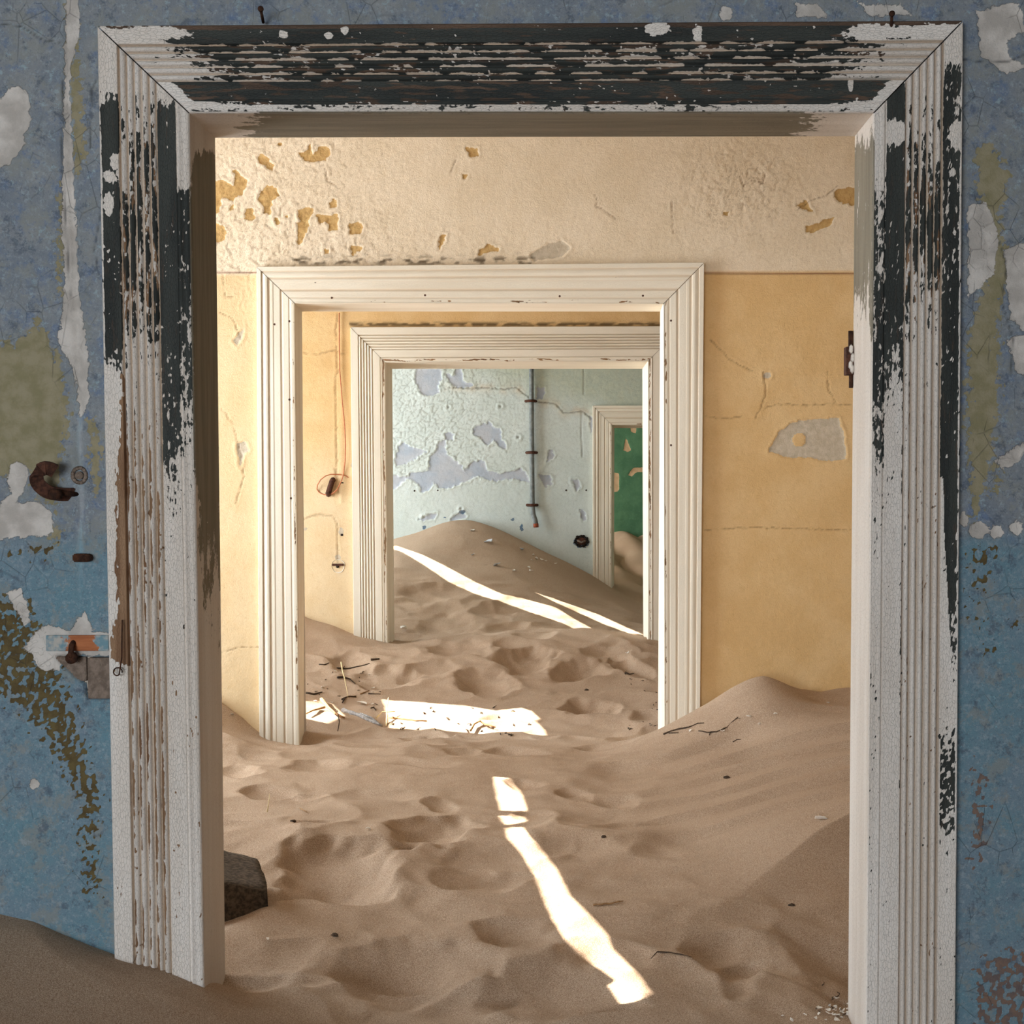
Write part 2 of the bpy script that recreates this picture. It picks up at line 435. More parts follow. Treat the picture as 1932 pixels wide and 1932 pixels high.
            dabs = [(535, 65, 8, 7), (620, 67, 8, 6), (650, 58, 7, 7), (1316, 64, 8, 14), (1240, 55, 22, 12), (1650, 60, 50, 14), (290, 62, 60, 12), (1605, 160, 5, 12)]
        for (cx, cy, rx, ry) in dabs:
            r = np.hypot((u-cx)/rx, (v-cy)/ry)
            w = np.maximum(w, 1.1-r+.5*n4)
        white = m01(w, .55); wd = m01(wood, .6)
        return dict(white=white, wood=wd, groove=groove, _h=np.where(white > .5, .0006, 0.0)*0+ .0005*white)
    return fn
def lining_masks_near(side):
    def fn(P, t):
        u, v = PROJ(P.reshape(-1, 3)); u = u.reshape(t.shape); v = v.reshape(t.shape)
        L = v if side != 'H' else u
        n1 = fbm(L/90, t*5, 71, 4); n2 = fbm(L/14, t*14, 73, 3)
        if side == 'L':
            w = np.interp(L, [200, 250, 300, 420, 800, 1000, 1300, 1932], [1, .8, -.2, -.75, -.65, -.2, .45, .75]) + .5*n1+.3*n2 + .45*np.exp(-(t/.12)**2)
        elif side == 'R':
            w = np.interp(L, [200, 300, 450, 560, 640, 760, 1932], [.7, -.25, -.3, -.05, .45, .8, .95]) + .45*n1+.35*n2 - .35*np.exp(-((t-.06)/.08)**2)*(L < 800)
        else:
            e = np.minimum(L-370, 1640-L)
            w = np.interp(e, [0, 70, 160, 260], [.9, .25, -.35, -.7]) + .45*n1+.3*n2 + .3*sstep(900, 1640, L)*np.exp(-((t-.9)/.12)**2)
        return dict(white=m01(w, .55), wood=m01(-.7+.6*n1, .6))
    return fn
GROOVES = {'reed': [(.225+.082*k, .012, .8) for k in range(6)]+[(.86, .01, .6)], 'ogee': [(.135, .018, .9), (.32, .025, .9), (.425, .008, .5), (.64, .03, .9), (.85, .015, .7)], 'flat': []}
def casing_masks_far(seed, chip=.0, kind='flat'):
    def fn(P, t):
        L = P[..., 2] + P[..., 0]
        n1 = fbm(L*9, t*12, seed, 4); n2 = fbm(L*45, t*20, seed+5, 3)
        edge = np.exp(-((t-.94)/.06)**2)
        w = .85 - edge*(.55+chip) + .55*n1*(.4+edge) + .45*n2*(.5+edge)
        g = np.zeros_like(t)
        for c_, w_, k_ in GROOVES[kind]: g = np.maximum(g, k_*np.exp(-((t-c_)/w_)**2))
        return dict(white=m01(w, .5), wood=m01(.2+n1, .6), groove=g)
    return fn

def casing_material(name, white, dark, wood, along, es=420, grain=.0005, ck=.30):
    """along: stretch so noise runs with the grain"""
    t = NT(name)
    cw = t.mottle(white[0], white[1], 14, along)
    cd = t.mottle(dark[0], dark[1], 40, along)
    cd = t.mix(t.ramp(t.noise(160, 5, .7, along), .55, .72, 0, .5), cd, dark[2])
    cb = t.mottle(wood[0], wood[1], 60, along)
    nz = t.math('SUBTRACT', t.noise(es, 4, .6, tuple(.45+.55*x for x in along)), .5)
    nz2 = t.math('SUBTRACT', t.noise(90, 4, .6, along), .5)
    fw = t.ramp(t.math('MULTIPLY_ADD', nz2, .35, t.math('MULTIPLY_ADD', nz, .55, t.attr('white'))), .48, .52)
    fb = t.ramp(t.math('MULTIPLY_ADD', nz2, .55, t.attr('wood')), .44, .56)
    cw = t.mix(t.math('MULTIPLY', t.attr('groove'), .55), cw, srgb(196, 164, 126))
    c = t.mix(fw, t.mix(fb, cd, cb), cw)
    crack = t.ramp(t.voronoi(330, stretch=tuple(.35+.65*x for x in along)), 0, .05, 1, 0)
    c = t.mix(t.math('MULTIPLY', t.math('MULTIPLY', crack, fw), ck), c, dark[0])
    h = t.math('ADD', t.math('MULTIPLY', fw, .0009), t.math('MULTIPLY', t.noise(260, 5, .65, along), grain))
    h = t.math('SUBTRACT', h, t.math('MULTIPLY', crack, .0003))
    return t.done(c, .72, t.bump(h, 1.0))
VERT = (1, 1, .10); HORZ = (.10, 1, 1)
wh1 = (srgb(226, 217, 208), srgb(212, 200, 188)); dk1 = (srgb(62, 64, 60), srgb(46, 48, 46), srgb(96, 76, 62)); wd1 = (srgb(150, 118, 90), srgb(120, 88, 64))
CM = {}
for d in DOORS:
    for ax, al in (('V', VERT), ('H', HORZ)):
        if d == 1: CM[d, ax] = casing_material('chipped_casing_'+ax, wh1, dk1, wd1 if ax == 'V' else (srgb(98, 78, 64), srgb(74, 60, 50)), al)
        else: CM[d, ax] = casing_material('cream_casing_%d%s' % (d, ax), (srgb(244, 234, 216), srgb(234, 222, 202)), (srgb(150, 120, 90), srgb(120, 92, 66), srgb(100, 72, 50)), (srgb(170, 132, 92), srgb(140, 100, 66)), al, 260, .00012, .06)

dkl = (srgb(136, 127, 110), srgb(120, 111, 95), srgb(108, 95, 78))
LM = {'L': casing_material('worn_lining', wh1, dkl, wd1, VERT), 'H': casing_material('worn_head_lining', wh1, dkl, wd1, HORZ)}
LM['R'] = LM['L']
GAP = .0008
def build_door(d):
    D = DOORS[d]; c = CORN[d]
    root = empty('door_%d' % d, (float((c['IL'][0]+c['IR'][0])/2), D['Y'], 0.0))
    tag(root, kind='structure')
    near = d == 1
    tt, hh = prof_samples(D['pr'], 90 if near else 60)
    ns = {1: 520, 2: 200, 3: 160, 4: 90}[d]
    mk = (lambda s: casing_masks_near(s)) if near else (lambda s: casing_masks_far(80+d*7+ord(s), .25 if d == 3 else .1, D['pr']))
    gx = np.array([GAP, 0, 0]); gz = np.array([0, 0, GAP])
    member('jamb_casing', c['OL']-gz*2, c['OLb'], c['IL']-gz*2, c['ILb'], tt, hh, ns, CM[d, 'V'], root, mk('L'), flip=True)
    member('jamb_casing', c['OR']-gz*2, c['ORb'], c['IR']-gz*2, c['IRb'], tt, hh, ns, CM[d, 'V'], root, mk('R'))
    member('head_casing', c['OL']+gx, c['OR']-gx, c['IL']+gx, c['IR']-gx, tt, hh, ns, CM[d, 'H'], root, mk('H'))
    # linings of the opening, with a softly rounded arris
    t2 = np.unique(np.concatenate([np.linspace(0, 1, 40 if near else 14), [.01, .02]])); h2 = np.where(t2 < .02, -.002*(1-t2/.02)**2, 0) - np.where(t2 > .97, .003*((t2-.97)/.03)**2, 0)
    h2 = h2 + np.where(t2 > .45, 0.0, -.0)
    lm = (lambda s: lining_masks_near(s)) if near else (lambda s: casing_masks_far(180+d*7+ord(s), 0))
    n2 = ns//2
    def ext(a, b):       # carry lining a little past the back of the wall
        return b
    member('jamb_lining', c['IL'], c['ILb'], c['BL'], c['BLb'], t2, h2, n2, LM['L'] if near else CM[d, 'V'], root, lm('L'), nrm=np.array([1.0, 0, 0]), flip=True)
    member('jamb_lining', c['IR'], c['IRb'], c['BR'], c['BRb'], t2, h2, n2, LM['R'] if near else CM[d, 'V'], root, lm('R'), nrm=np.array([-1.0, 0, 0]))
    member('head_lining', c['IL'], c['IR'], c['BL'], c['BR'], t2, h2, n2, LM['H'] if near else CM[d, 'H'], root, lm('H'), nrm=np.array([0, 0, -1.0]))
    return root
DOOR_ROOT = {d: build_door(d) for d in DOORS}

# ------------------------------------------------------------------ walls
ZC = 3.05
def wall_body(name, d, Y, T, mat):
    """solid masonry round a door opening; the painted face is a child"""
    c = CORN[d]
    x0 = min(c['IL'][0], c['BL'][0])-.004; x1 = max(c['IR'][0], c['BR'][0])+.004; zt = max(c['IL'][2], c['IR'][2])+.004
    x0 = min(x0, c['ILb'][0]-.004); x1 = max(x1, c['IRb'][0]+.004)
    bm = bmesh.new()
    y0 = Y+.010
    add_box(bm, XL, x0, y0, Y+T, 0, ZC); add_box(bm, x1, XR, y0, Y+T, 0, ZC); add_box(bm, x0, x1, y0, Y+T, zt, ZC)
    return tag(bm_obj(name, bm, mat), kind='structure')
def axis_samples(lo, hi, f0, f1, fine, coarse):
    a = [np.arange(f0, f1+1e-9, fine)]
    if lo < f0: a.insert(0, np.linspace(lo, f0, max(2, int((f0-lo)/coarse)+1))[:-1])
    if hi > f1: a.append(np.linspace(f1, hi, max(2, int((hi-f1)/coarse)+1))[1:])
    return np.concatenate(a)
def wall_face(name, Y, xs, zs, mat, parent, fieldfn, hole=None):
    X, Z = np.meshgrid(xs, zs)
    P = np.stack([X, np.full_like(X, Y), Z], -1)
    u, v = PROJ(P.reshape(-1, 3)); u = u.reshape(X.shape); v = v.reshape(X.shape)
    at = fieldfn(u, v, X, Z); h = at.pop('_h')
    P[..., 1] -= h
    keep = None
    if hole is not None:
        xc = (X[:-1, :-1]+X[1:, 1:])/2; zc = (Z[:-1, :-1]+Z[1:, 1:])/2
        keep = ~((xc > hole[0]) & (xc < hole[1]) & (zc < hole[2]))
    me = np_mesh(name, P, grid_quads(len(zs), len(xs), keep), at)
    return link(name, me, mat, parent)
def hole_of(d, m=.5):
    c = CORN[d]
    return (max(c['OL'][0], c['OLb'][0])*m+min(c['IL'][0], c['ILb'][0])*(1-m), min(c['OR'][0], c['ORb'][0])*m+max(c['IR'][0], c['IRb'][0])*(1-m), c['OL'][2]*m+c['IL'][2]*(1-m))
def polys(u, v, lst, warp=0, seed=0, wl=14):
    if warp:
        u = u + warp*fbm(u/wl, v/wl, seed, 3); v = v + warp*fbm(u/wl, v/wl, seed+40, 3)
    s = np.full(u.shape, -1e6)
    for p in lst:
        p = np.asarray(p, float)
        b = 30
        sel = (u > p[:, 0].min()-b) & (u < p[:, 0].max()+b) & (v > p[:, 1].min()-b) & (v < p[:, 1].max()+b)
        if sel.any():
            s[sel] = np.maximum(s[sel], sdpoly(u[sel], v[sel], p))
    return np.maximum(s, -30)
def ell(cx, cy, rx, ry, n=14):
    return [(cx+rx*math.cos(2*math.pi*k/n), cy+ry*math.sin(2*math.pi*k/n)) for k in range(n)]
def crop(pts, x, y, s): return [(x+a/s, y+b/s) for a, b in pts]

# -- wall 1: blue
def f_blue(u, v, X, Z):
    pl = [[(-20, 205), (20, 165), (35, 160), (55, 180), (58, 230), (48, 250), (42, 285), (15, 310), (-20, 322)],
          [(122, -30), (146, -30), (150, 60), (134, 120), (130, 180), (142, 420), (150, 560), (166, 660), (168, 760), (150, 790), (138, 700), (118, 660), (108, 640), (118, 590), (122, 500), (116, 430), (120, 200)],
          [(-20, 975), (20, 930), (12, 900), (20, 880), (30, 868), (52, 880), (55, 905), (40, 935), (30, 950), (70, 945), (95, 965), (103, 1000), (90, 1010), (-20, 1018)],
          [(45, 1222), (75, 1185), (90, 1180), (130, 1190), (158, 1155), (176, 1190), (212, 1195), (212, 1240), (120, 1235), (112, 1265), (70, 1262), (62, 1235)],
          ell(65, 1480, 9, 10), [(12, 1120), (40, 1108), (58, 1170), (45, 1182), (28, 1150)],
          [(1842, 20), (1905, 5), (1925, 10), (1935, 60), (1900, 75), (1905, 110), (1950, 125), (1900, 140), (1850, 105)],
          [(1826, 390), (1860, 380), (1885, 440), (1875, 520), (1826, 560)], ell(1846, 1000, 20, 15), ell(1880, 1004, 14, 14), ell(1918, 996, 12, 14),
          [(1876, 870), (1905, 850), (1940, 830), (1925, 872), (1890, 886)], [(1895, 470), (1950, 450), (1950, 640), (1905, 600)], [(1900, 640), (1950, 630), (1950, 720), (1915, 700)],
          ell(1369, 25, 12, 14), [(1500, 5), (1545, 8), (1562, 32), (1505, 34)], [(1615, 0), (1640, 10), (1700, 8), (1720, 28), (1640, 30)], ell(1820, 980, 8, 14)]
    s_pl = polys(u, v, pl, 7, 3)
    ol = [[(-20, 655), (40, 640), (70, 600), (95, 640), (118, 700), (128, 790), (118, 850), (104, 960), (75, 940), (60, 890), (-20, 905)],
          [(128, 20), (142, 20), (148, 110), (160, 250), (156, 315), (140, 330), (132, 200)], [(168, 790), (184, 800), (190, 850), (180, 940), (170, 880)],
          [(1840, 280), (1868, 270), (1905, 330), (1885, 420), (1908, 500), (1884, 600), (1884, 760), (1868, 880), (1838, 1000), (1826, 820), (1826, 640), (1862, 520)], [(1872, 870), (1890, 870), (1880, 930)],
          [(112, 350), (124, 360), (120, 560), (114, 560)], [(88, 990), (120, 1000), (105, 1025)]]
    s_ol = polys(u, v, ol, 12, 5) + 7*fbm(u/9, v/9, 8, 3)
    br = [[(-20, 1120), (60, 1140), (112, 1250), (165, 1420), (196, 1500), (180, 1580), (190, 1690), (160, 1690), (148, 1510), (100, 1420), (30, 1330), (-20, 1310)],
          [(15, 1037), (60, 1034), (105, 1030), (112, 1042), (60, 1048), (15, 1050)], [(1828, 1040), (1884, 1036), (1875, 1062), (1838, 1072)], ell(1862, 1090, 10, 12), ell(1838, 1130, 8, 20), ell(1848, 1100, 9, 22), ell(1845, 1165, 10, 8), ell(1914, 1175, 5, 6), ell(1864, 1225, 8, 12)]
    s_br = np.clip(polys(u, v, br, 9, 6), -30, 20)*.55 - 7 + 38*fbm(u/10, v/12, 12, 4)
    rr = [[(1835, 1850), (1870, 1790), (1950, 1780), (1950, 1990), (1835, 1990)], [(1830, 1440), (1870, 1460), (1860, 1600), (1830, 1650)]]
    s_rr = np.clip(polys(u, v, rr, 9, 9), -30, 20)*.5 - 9 + 36*fbm(u/12, v/14, 14, 4)
    hole = [[(102, 1238), (205, 1242), (212, 1245), (212, 1318), (165, 1318), (158, 1290), (140, 1275)]]
    s_h = polys(u, v, hole, 3, 10)
    low = sstep(985, 1045, v+20*fbm(u/40, v/40, 15, 2))
    # vertical wiring chase left of the door
    ch = np.exp(-((u-np.interp(v, [0, 400, 900, 1150], [122, 138, 152, 150]))/7)**2)*sstep(1180, 1100, v)
    crk = np.minimum.reduce([dline(u, v, p) for p in ([(0, 45), (40, 50), (80, 75), (112, 80)], [(1818, 112), (1860, 118), (1905, 115), (1940, 100)], [(1885, 455), (1900, 500), (1890, 570), (1912, 640), (1905, 720)], [(118, 150), (116, 280), (122, 400), (132, 560)], [(182, 150), (172, 170), (170, 280)], [(190, 400), (178, 470), (186, 520)])])
    h = .0010*fbm(X*22, Z*22, 20, 4) + .0006*fbm(X*90, Z*90, 24, 3) - .0012*m01(s_pl, 4) + .0010*np.exp(-((s_pl+3)/3)**2) - .0006*m01(s_ol, 5) - .0035*ch - .0016*np.exp(-(crk/1.8)**2) + .0006*np.exp(-((crk-4)/3)**2)
    h = h - .018*m01(s_h, 2)
    return dict(_h=h, plaster=m01(s_pl, 13), olive=m01(s_ol, 34), brown=m01(s_br, 12), rustp=m01(s_rr, 12), low=low, pit=m01(s_h, 3), chase=ch, crack=np.exp(-(crk/1.3)**2))
t = NT('blue_distemper')
up = t.mottle(srgb(116, 124, 134), srgb(138, 140, 140), 16, lo=.3, hi=.7)
up = t.mix(t.ramp(t.noise(30, 6, .7), .50, .66, 0, .75), up, srgb(98, 116, 146))
up = t.mix(t.ramp(t.noise(55, 6, .75), .56, .66, 0, .55), up, srgb(140, 172, 182))
lo_ = t.mottle(srgb(102, 134, 146), srgb(114, 132, 144), 12, lo=.3, hi=.7)
lo_ = t.mix(t.ramp(t.noise(70, 6, .75), .54, .66, 0, .5), lo_, srgb(84, 108, 124))
lo_ = t.mix(t.ramp(t.noise(160, 5, .75), .58, .68, 0, .6), lo_, srgb(140, 184, 196))
c = t.mix(t.attr('low'), up, lo_)
c = t.mix(t.ramp(t.noise(110, 6, .8), .50, .64, 0, .45), c, srgb(160, 168, 172))
c = t.mix(t.ramp(t.noise(240, 5, .8), .54, .66, 0, .5), c, srgb(74, 88, 100))
c = t.mix(t.ramp(t.noise(23, 7, .8), .50, .62, 0, .7), c, srgb(134, 136, 132))
c = t.mix(t.ramp(t.noise(37, 7, .8), .53, .66, 0, .7), c, srgb(82, 90, 104))
c = t.mix(t.ramp(t.noise(68, 7, .85), .55, .66, 0, .6), c, srgb(146, 158, 164))
c = t.mix(t.math('MULTIPLY', t.math('MULTIPLY', t.attr('chase'), t.ramp(t.noise(60, 5, .7, (1, 1, .25)), .35, .6)), .6), c, t.mottle(srgb(176, 178, 180), srgb(140, 168, 178), 60, (1, 1, .2)))
H = t.math('MULTIPLY', t.noise(300, 6, .7), .0012)
for (at, c1, c2, cs, es, amp, bm_) in (('olive', srgb(134, 126, 96), srgb(152, 142, 116), 40, 95, 1.15, -.0004), ('brown', srgb(104, 90, 58), srgb(84, 70, 46), 60, 240, .6, -.0006),
                                 ('rustp', srgb(128, 104, 90), srgb(104, 92, 90), 60, 260, .7, -.0003), ('plaster', srgb(208, 200, 192), srgb(176, 168, 160), 22, 220, .5, -.0010), ('pit', srgb(150, 132, 118), srgb(122, 106, 92), 90, 200, .2, 0)):
    nz = t.math('SUBTRACT', t.noise(es, 5, .62), .5)
    f = t.ramp(t.math('MULTIPLY_ADD', nz, amp, t.attr(at)), .46, .54)
    c = t.mix(f, c, t.mottle(c1, c2, cs))
    if bm_: H = t.math('ADD', H, t.math('MULTIPLY', f, bm_))
c = t.mix(t.math('MULTIPLY', t.attr('crack'), .7), c, srgb(60, 60, 62))
vc = t.math('MULTIPLY', t.ramp(t.voronoi(26, stretch=(1, 1, .8)), 0, .022, 1, 0), t.ramp(t.noise(9, 4, .6), .50, .60))
c = t.mix(t.math('MULTIPLY', vc, .22), c, srgb(64, 68, 74))
H = t.math('SUBTRACT', H, t.math('MULTIPLY', vc, .0008))
MAT['blue'] = t.done(c, .9, t.bump(H, 1.0))

wall1 = wall_body('wall_front', 1, D1, T1, MAT['plaster_body'])
xa, xb = W(-30, 900, D1)[0], W(1962, 900, D1)[0]; za, zb = W(966, 1960, D1)[2], W(966, -30, D1)[2]
wall_face('painted_face', D1, axis_samples(XL, XR, xa, xb, .0030, .08), axis_samples(ZB, ZC, za, zb, .0030, .08), MAT['blue'], wall1, f_blue, hole_of(1, .35))

# -- wall 2: cream above, apricot below
def f_peach(u, v, X, Z):
    c8 = [[(265, 140), (300, 130), (345, 165), (370, 195), (365, 235), (320, 205), (280, 180)],
      [(515, 120), (545, 125), (595, 65), (600, 130), (640, 85), (700, 75), (705, 130), (680, 165), (600, 180), (545, 165)],
      [(-30, 300), (60, 280), (130, 320), (140, 270), (120, 225), (145, 220), (190, 275), (220, 280), (185, 370), (140, 385), (125, 420), (90, 390), (60, 395), (40, 475), (-30, 480)],
      [(280, 365), (330, 315), (390, 330), (400, 375), (360, 410), (350, 450), (355, 490), (305, 480), (320, 440), (290, 425), (275, 400)],
      [(200, 460), (240, 455), (260, 510), (235, 535), (195, 515)], [(365, 510), (395, 505), (410, 545), (385, 555)],
      [(510, 460), (560, 445), (600, 450), (610, 465), (580, 500), (580, 540), (565, 590), (530, 670), (508, 660), (515, 560), (500, 540), (525, 530)],
      [(620, 480), (690, 495), (755, 490), (755, 585), (700, 585), (690, 540), (640, 540)], [(815, 550), (870, 530), (910, 560), (890, 610), (820, 605)],
      [(700, 420), (735, 390), (745, 440), (710, 460)], [(830, 675), (900, 680), (895, 705), (860, 715), (850, 740), (832, 735)],
      [(1355, 650), (1370, 605), (1400, 610), (1390, 650), (1350, 715)], [(1590, 710), (1650, 665), (1720, 695), (1700, 715), (1650, 710), (1600, 740)],
      [(1515, 90), (1590, 95), (1595, 140), (1545, 150)], [(1495, 240), (1525, 260), (1520, 278), (1500, 275)], [(-30, 520), (70, 560), (95, 600), (60, 650), (-30, 670)],
      [(390, 60), (418, 60), (415, 82), (392, 80)], [(670, 690), (700, 695), (700, 720), (675, 725)], [(100, 450), (125, 430), (135, 460), (110, 465)], [(435, 500), (455, 490), (460, 515), (440, 515)]]
    c2 = [[(745, 1070), (800, 1040), (815, 1075), (845, 1110), (800, 1095)], [(795, 1180), (850, 1165), (910, 1135), (945, 1130), (935, 1165), (880, 1190), (830, 1215), (795, 1205)],
      [(940, 1010), (960, 985), (1080, 975), (1080, 1085), (1010, 1060), (960, 1050)], [(365, 1105), (395, 1100), (390, 1125), (370, 1120)]]
    ochre = [crop(p, 400, 250, 3.167) for p in c8] + [crop(p, 1232, 0, 2.76) for p in c2]
    s_oc = polys(u, v, ochre, 5.0, 3, 8)
    grey = [[(1450, 852), (1470, 815), (1500, 795), (1545, 790), (1582, 788), (1592, 820), (1597, 866), (1560, 870), (1520, 862), (1490, 864)], [(1000, 480), (1030, 462), (1060, 453), (1076, 468), (1060, 485), (1005, 492)],
            [(440, 644), (452, 628), (460, 618), (457, 640), (447, 652)], [(446, 838), (462, 834), (470, 848), (459, 862), (453, 884), (449, 858)], [(1180, 700), (1456, 702), (1456, 712)][:0] or ell(1447, 708, 7, 6)]
    grey = [g for g in grey if len(g) > 2]
    s_gr = polys(u, v, grey, 4, 4, 10)
    s_gr = np.where(np.hypot(u-1508, v-830) < 13, -8, s_gr)
    low = m01(v-515+ (u-960)*.006, 3)
    line = np.exp(-((v-515-(u-960)*.002)/1.6)**2)
    # crackled flakes
    crkl = np.clip(np.exp(-((u-480)/260)**2)*1.1 + np.exp(-(((u-1400)/130)**2+((v-340)/90)**2))*1.2 + .35*np.exp(-((v-470)/60)**2), 0, 1.3)*(1-low)
    f1, f2, cid = worley(u/11+.6*fbm(u/30, v/30, 2, 2), v/11+.6*fbm(u/30, v/30, 5, 2), 3)
    lines = [[(1440, 770), (1470, 762), (1520, 765), (1570, 762), (1606, 764)], [(1440, 700), (1445, 740), (1440, 760), (1425, 790)], [(1330, 785), (1370, 790), (1400, 785)], [(1562, 700), (1563, 735), (1578, 760)],
      [(418, 770), (440, 800), (455, 860), (460, 900), (445, 950)], [(415, 1232), (450, 1222), (490, 1220)], [(1340, 640), (1380, 680), (1420, 700)], [(1330, 1000), (1420, 995), (1605, 1000)],
      [(1268, 380), (1270, 440)], [(1120, 365), (1128, 378), (1124, 388), (1145, 400), (1160, 412)], [(610, 310), (618, 340), (640, 355)], [(1395, 330), (1402, 350), (1420, 340), (1440, 345), (1445, 320)], [(1330, 790), (1332, 1290)][:0] or [(850, 330), (860, 300)],
      [(1505, 395), (1530, 378), (1560, 368), (1580, 350)], [(420, 520), (425, 560), (440, 560)], [(415, 590), (440, 600), (455, 640)]]
    crk = np.minimum.reduce([dline(u+2.5*fbm(u/9, v/9, 6, 2), v+2.5*fbm(u/9, v/9, 9, 2), p) for p in lines])
    h = .0008*fbm(X*14, Z*14, 20, 4) + .0005*fbm(X*70, Z*70, 24, 3)
    h = h + crkl*(.0016*(cid-.5) + .0010*f1 - .0016*np.exp(-((f2-f1)/.10)**2))
    h = h - .0022*m01(s_oc, 2.0) + .0014*np.exp(-((s_oc+2.2)/2.2)**2)*(1-m01(s_oc, 1)) - .0020*m01(s_gr, 2.5) + .0016*np.exp(-((s_gr+3)/3)**2)*(1-m01(s_gr, 1))
    h = h - .0022*np.exp(-(crk/1.1)**2) + .0004*np.exp(-((crk-3)/2.5)**2) - .0012*line
    spots = [(1588, 650, 0, 0)]
    rough_l = np.exp(-((u-462)/24)**2)*sstep(760, 540, v)*low
    rough_r = np.exp(-(((u-1520)/90)**2+((v-650)/50)**2))
    h = h + .0022*rough_l*fbm(u/5, v/9, 33, 3) + .0014*rough_r*fbm(u/4, v/3, 35, 3)
    head_shadow = np.exp(-((v-492)/9)**2)*sstep(-.02, .25, fbm(u/26, v/12, 44, 3))*(u > 540)*(u < 1010)  # shadow line above the middle door head, painted into the colour
    return dict(_h=h, ochre=m01(s_oc, 5), grey=m01(s_gr, 6), low=low, line=line, pale_tint=.35*sstep(-.3, .3, fbm(X*1.6, Z*1.6, 91, 3)-(X+.55)*1.2), crack=np.clip(np.exp(-(crk/.9)**2)+crkl*.45*np.exp(-((f2-f1)/.07)**2), 0, 1), head_shadow=head_shadow)  # apricot coat mixed paler towards the left
def peach_mat(name):
    t = NT(name)
    cu = t.mottle(srgb(238, 220, 194), srgb(230, 211, 183), 7)
    cl = t.mottle(srgb(228, 192, 140), srgb(220, 181, 126), 6)
    cl = t.mix(t.attr('pale_tint'), cl, t.mottle(srgb(240, 226, 198), srgb(234, 216, 184), 9))  # blends in a paler apricot tone
    cl = t.mix(t.ramp(t.noise(40, 5, .7), .55, .72, 0, .35), cl, srgb(208, 168, 112))
    c = t.mix(t.attr('low'), cu, cl)
    cl0 = t.ramp(t.noise(150, 6, .8), .42, .62, 0, .12)
    c = t.mix(cl0, c, srgb(176, 134, 88))
    H = t.math('ADD', t.math('MULTIPLY', t.noise(260, 6, .7), .0016), t.math('MULTIPLY', t.noise(45, 5, .7), .0016))
    for (at, c1, c2, cs, es, amp) in (('ochre', srgb(204, 168, 112), srgb(190, 152, 98), 50, 330, .35), ('grey', srgb(206, 190, 168), srgb(192, 176, 152), 60, 260, .35)):
        nz = t.math('SUBTRACT', t.noise(es, 4, .6), .5)
        f = t.ramp(t.math('MULTIPLY_ADD', nz, amp, t.attr(at)), .45, .55)
        c = t.mix(f, c, t.mottle(c1, c2, cs))
    c = t.mix(t.math('MULTIPLY', t.attr('line'), .85), c, srgb(120, 70, 52))
    c = t.mix(t.math('MULTIPLY', t.attr('crack'), .55), c, srgb(128, 92, 56))
    c = t.mix(t.math('MULTIPLY', t.attr('head_shadow'), .9), c, srgb(84, 66, 44))  # painted shadow above the door heads
    return t.done(c, .9, t.bump(H, 1.0))
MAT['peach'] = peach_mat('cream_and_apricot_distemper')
wall2 = wall_body('wall_middle', 2, D2, T2, MAT['plaster_body'])
xa, xb = W(395, 900, D2)[0], W(1632, 900, D2)[0]; za, zb = W(966, 1420, D2)[2], W(966, 240, D2)[2]
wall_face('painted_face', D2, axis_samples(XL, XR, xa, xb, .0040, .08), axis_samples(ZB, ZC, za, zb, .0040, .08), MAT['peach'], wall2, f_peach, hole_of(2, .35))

# -- wall 3: apricot
def f_apricot(u, v, X, Z):
    lines = [[(571, 665), (600, 668), (630, 660), (650, 668)], [(638, 590), (634, 620), (637, 700), (633, 720), (635, 800), (636, 900), (630, 935)], [(573, 980), (600, 970), (625, 972), (636, 985), (638, 1060)], [(632, 885), (640, 930)]]
    crk = np.minimum.reduce([dline(u+3*fbm(u/8, v/8, 6, 2), v+3*fbm(u/8, v/8, 9, 2), p) for p in lines])
    s = polys(u, v, [ell(644, 1003, 5, 8), ell(637, 1052, 6, 6), ell(576, 998, 5, 3), ell(664, 876, 3, 5)], 3, 4, 6)
    h = .0008*fbm(X*14, Z*14, 20, 4) + .0006*fbm(X*60, Z*60, 24, 3) - .003*np.exp(-(crk/1.3)**2) + .0012*np.exp(-((crk-3)/2)**2) + .0025*np.exp(-((u-645)/5)**2)*(v < 950) - .001*m01(s, 2)
    top = np.exp(-((v-612)/4)**2)*sstep(-.1, .3, fbm(u/20, v/6, 4, 2)+.25)*(u > 658)  # painted shadow along the top of the third door head
    return dict(_h=h, ochre=np.zeros_like(u), grey=m01(s, 3), low=np.ones_like(u), line=np.zeros_like(u), crack=np.exp(-(crk/1.2)**2)*.8, head_shadow=top, pale_tint=.45*sstep(-.3, .3, fbm(X*1.6, Z*1.6, 93, 3)+(1.75-Z)*.8))  # apricot coat mixed paler lower down
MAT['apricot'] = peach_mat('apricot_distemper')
wall3 = wall_body('wall_back', 3, D3, T3, MAT['plaster_body'])
xa, xb = W(560, 900, D3)[0], W(1260, 900, D3)[0]; za, zb = W(966, 1230, D3)[2], W(966, 570, D3)[2]
wall_face('painted_face', D3, axis_samples(XL, XR, xa, xb, .0055, .1), axis_samples(ZB, ZC, za, zb, .0055, .1), MAT['apricot'], wall3, f_apricot, hole_of(3, .35))

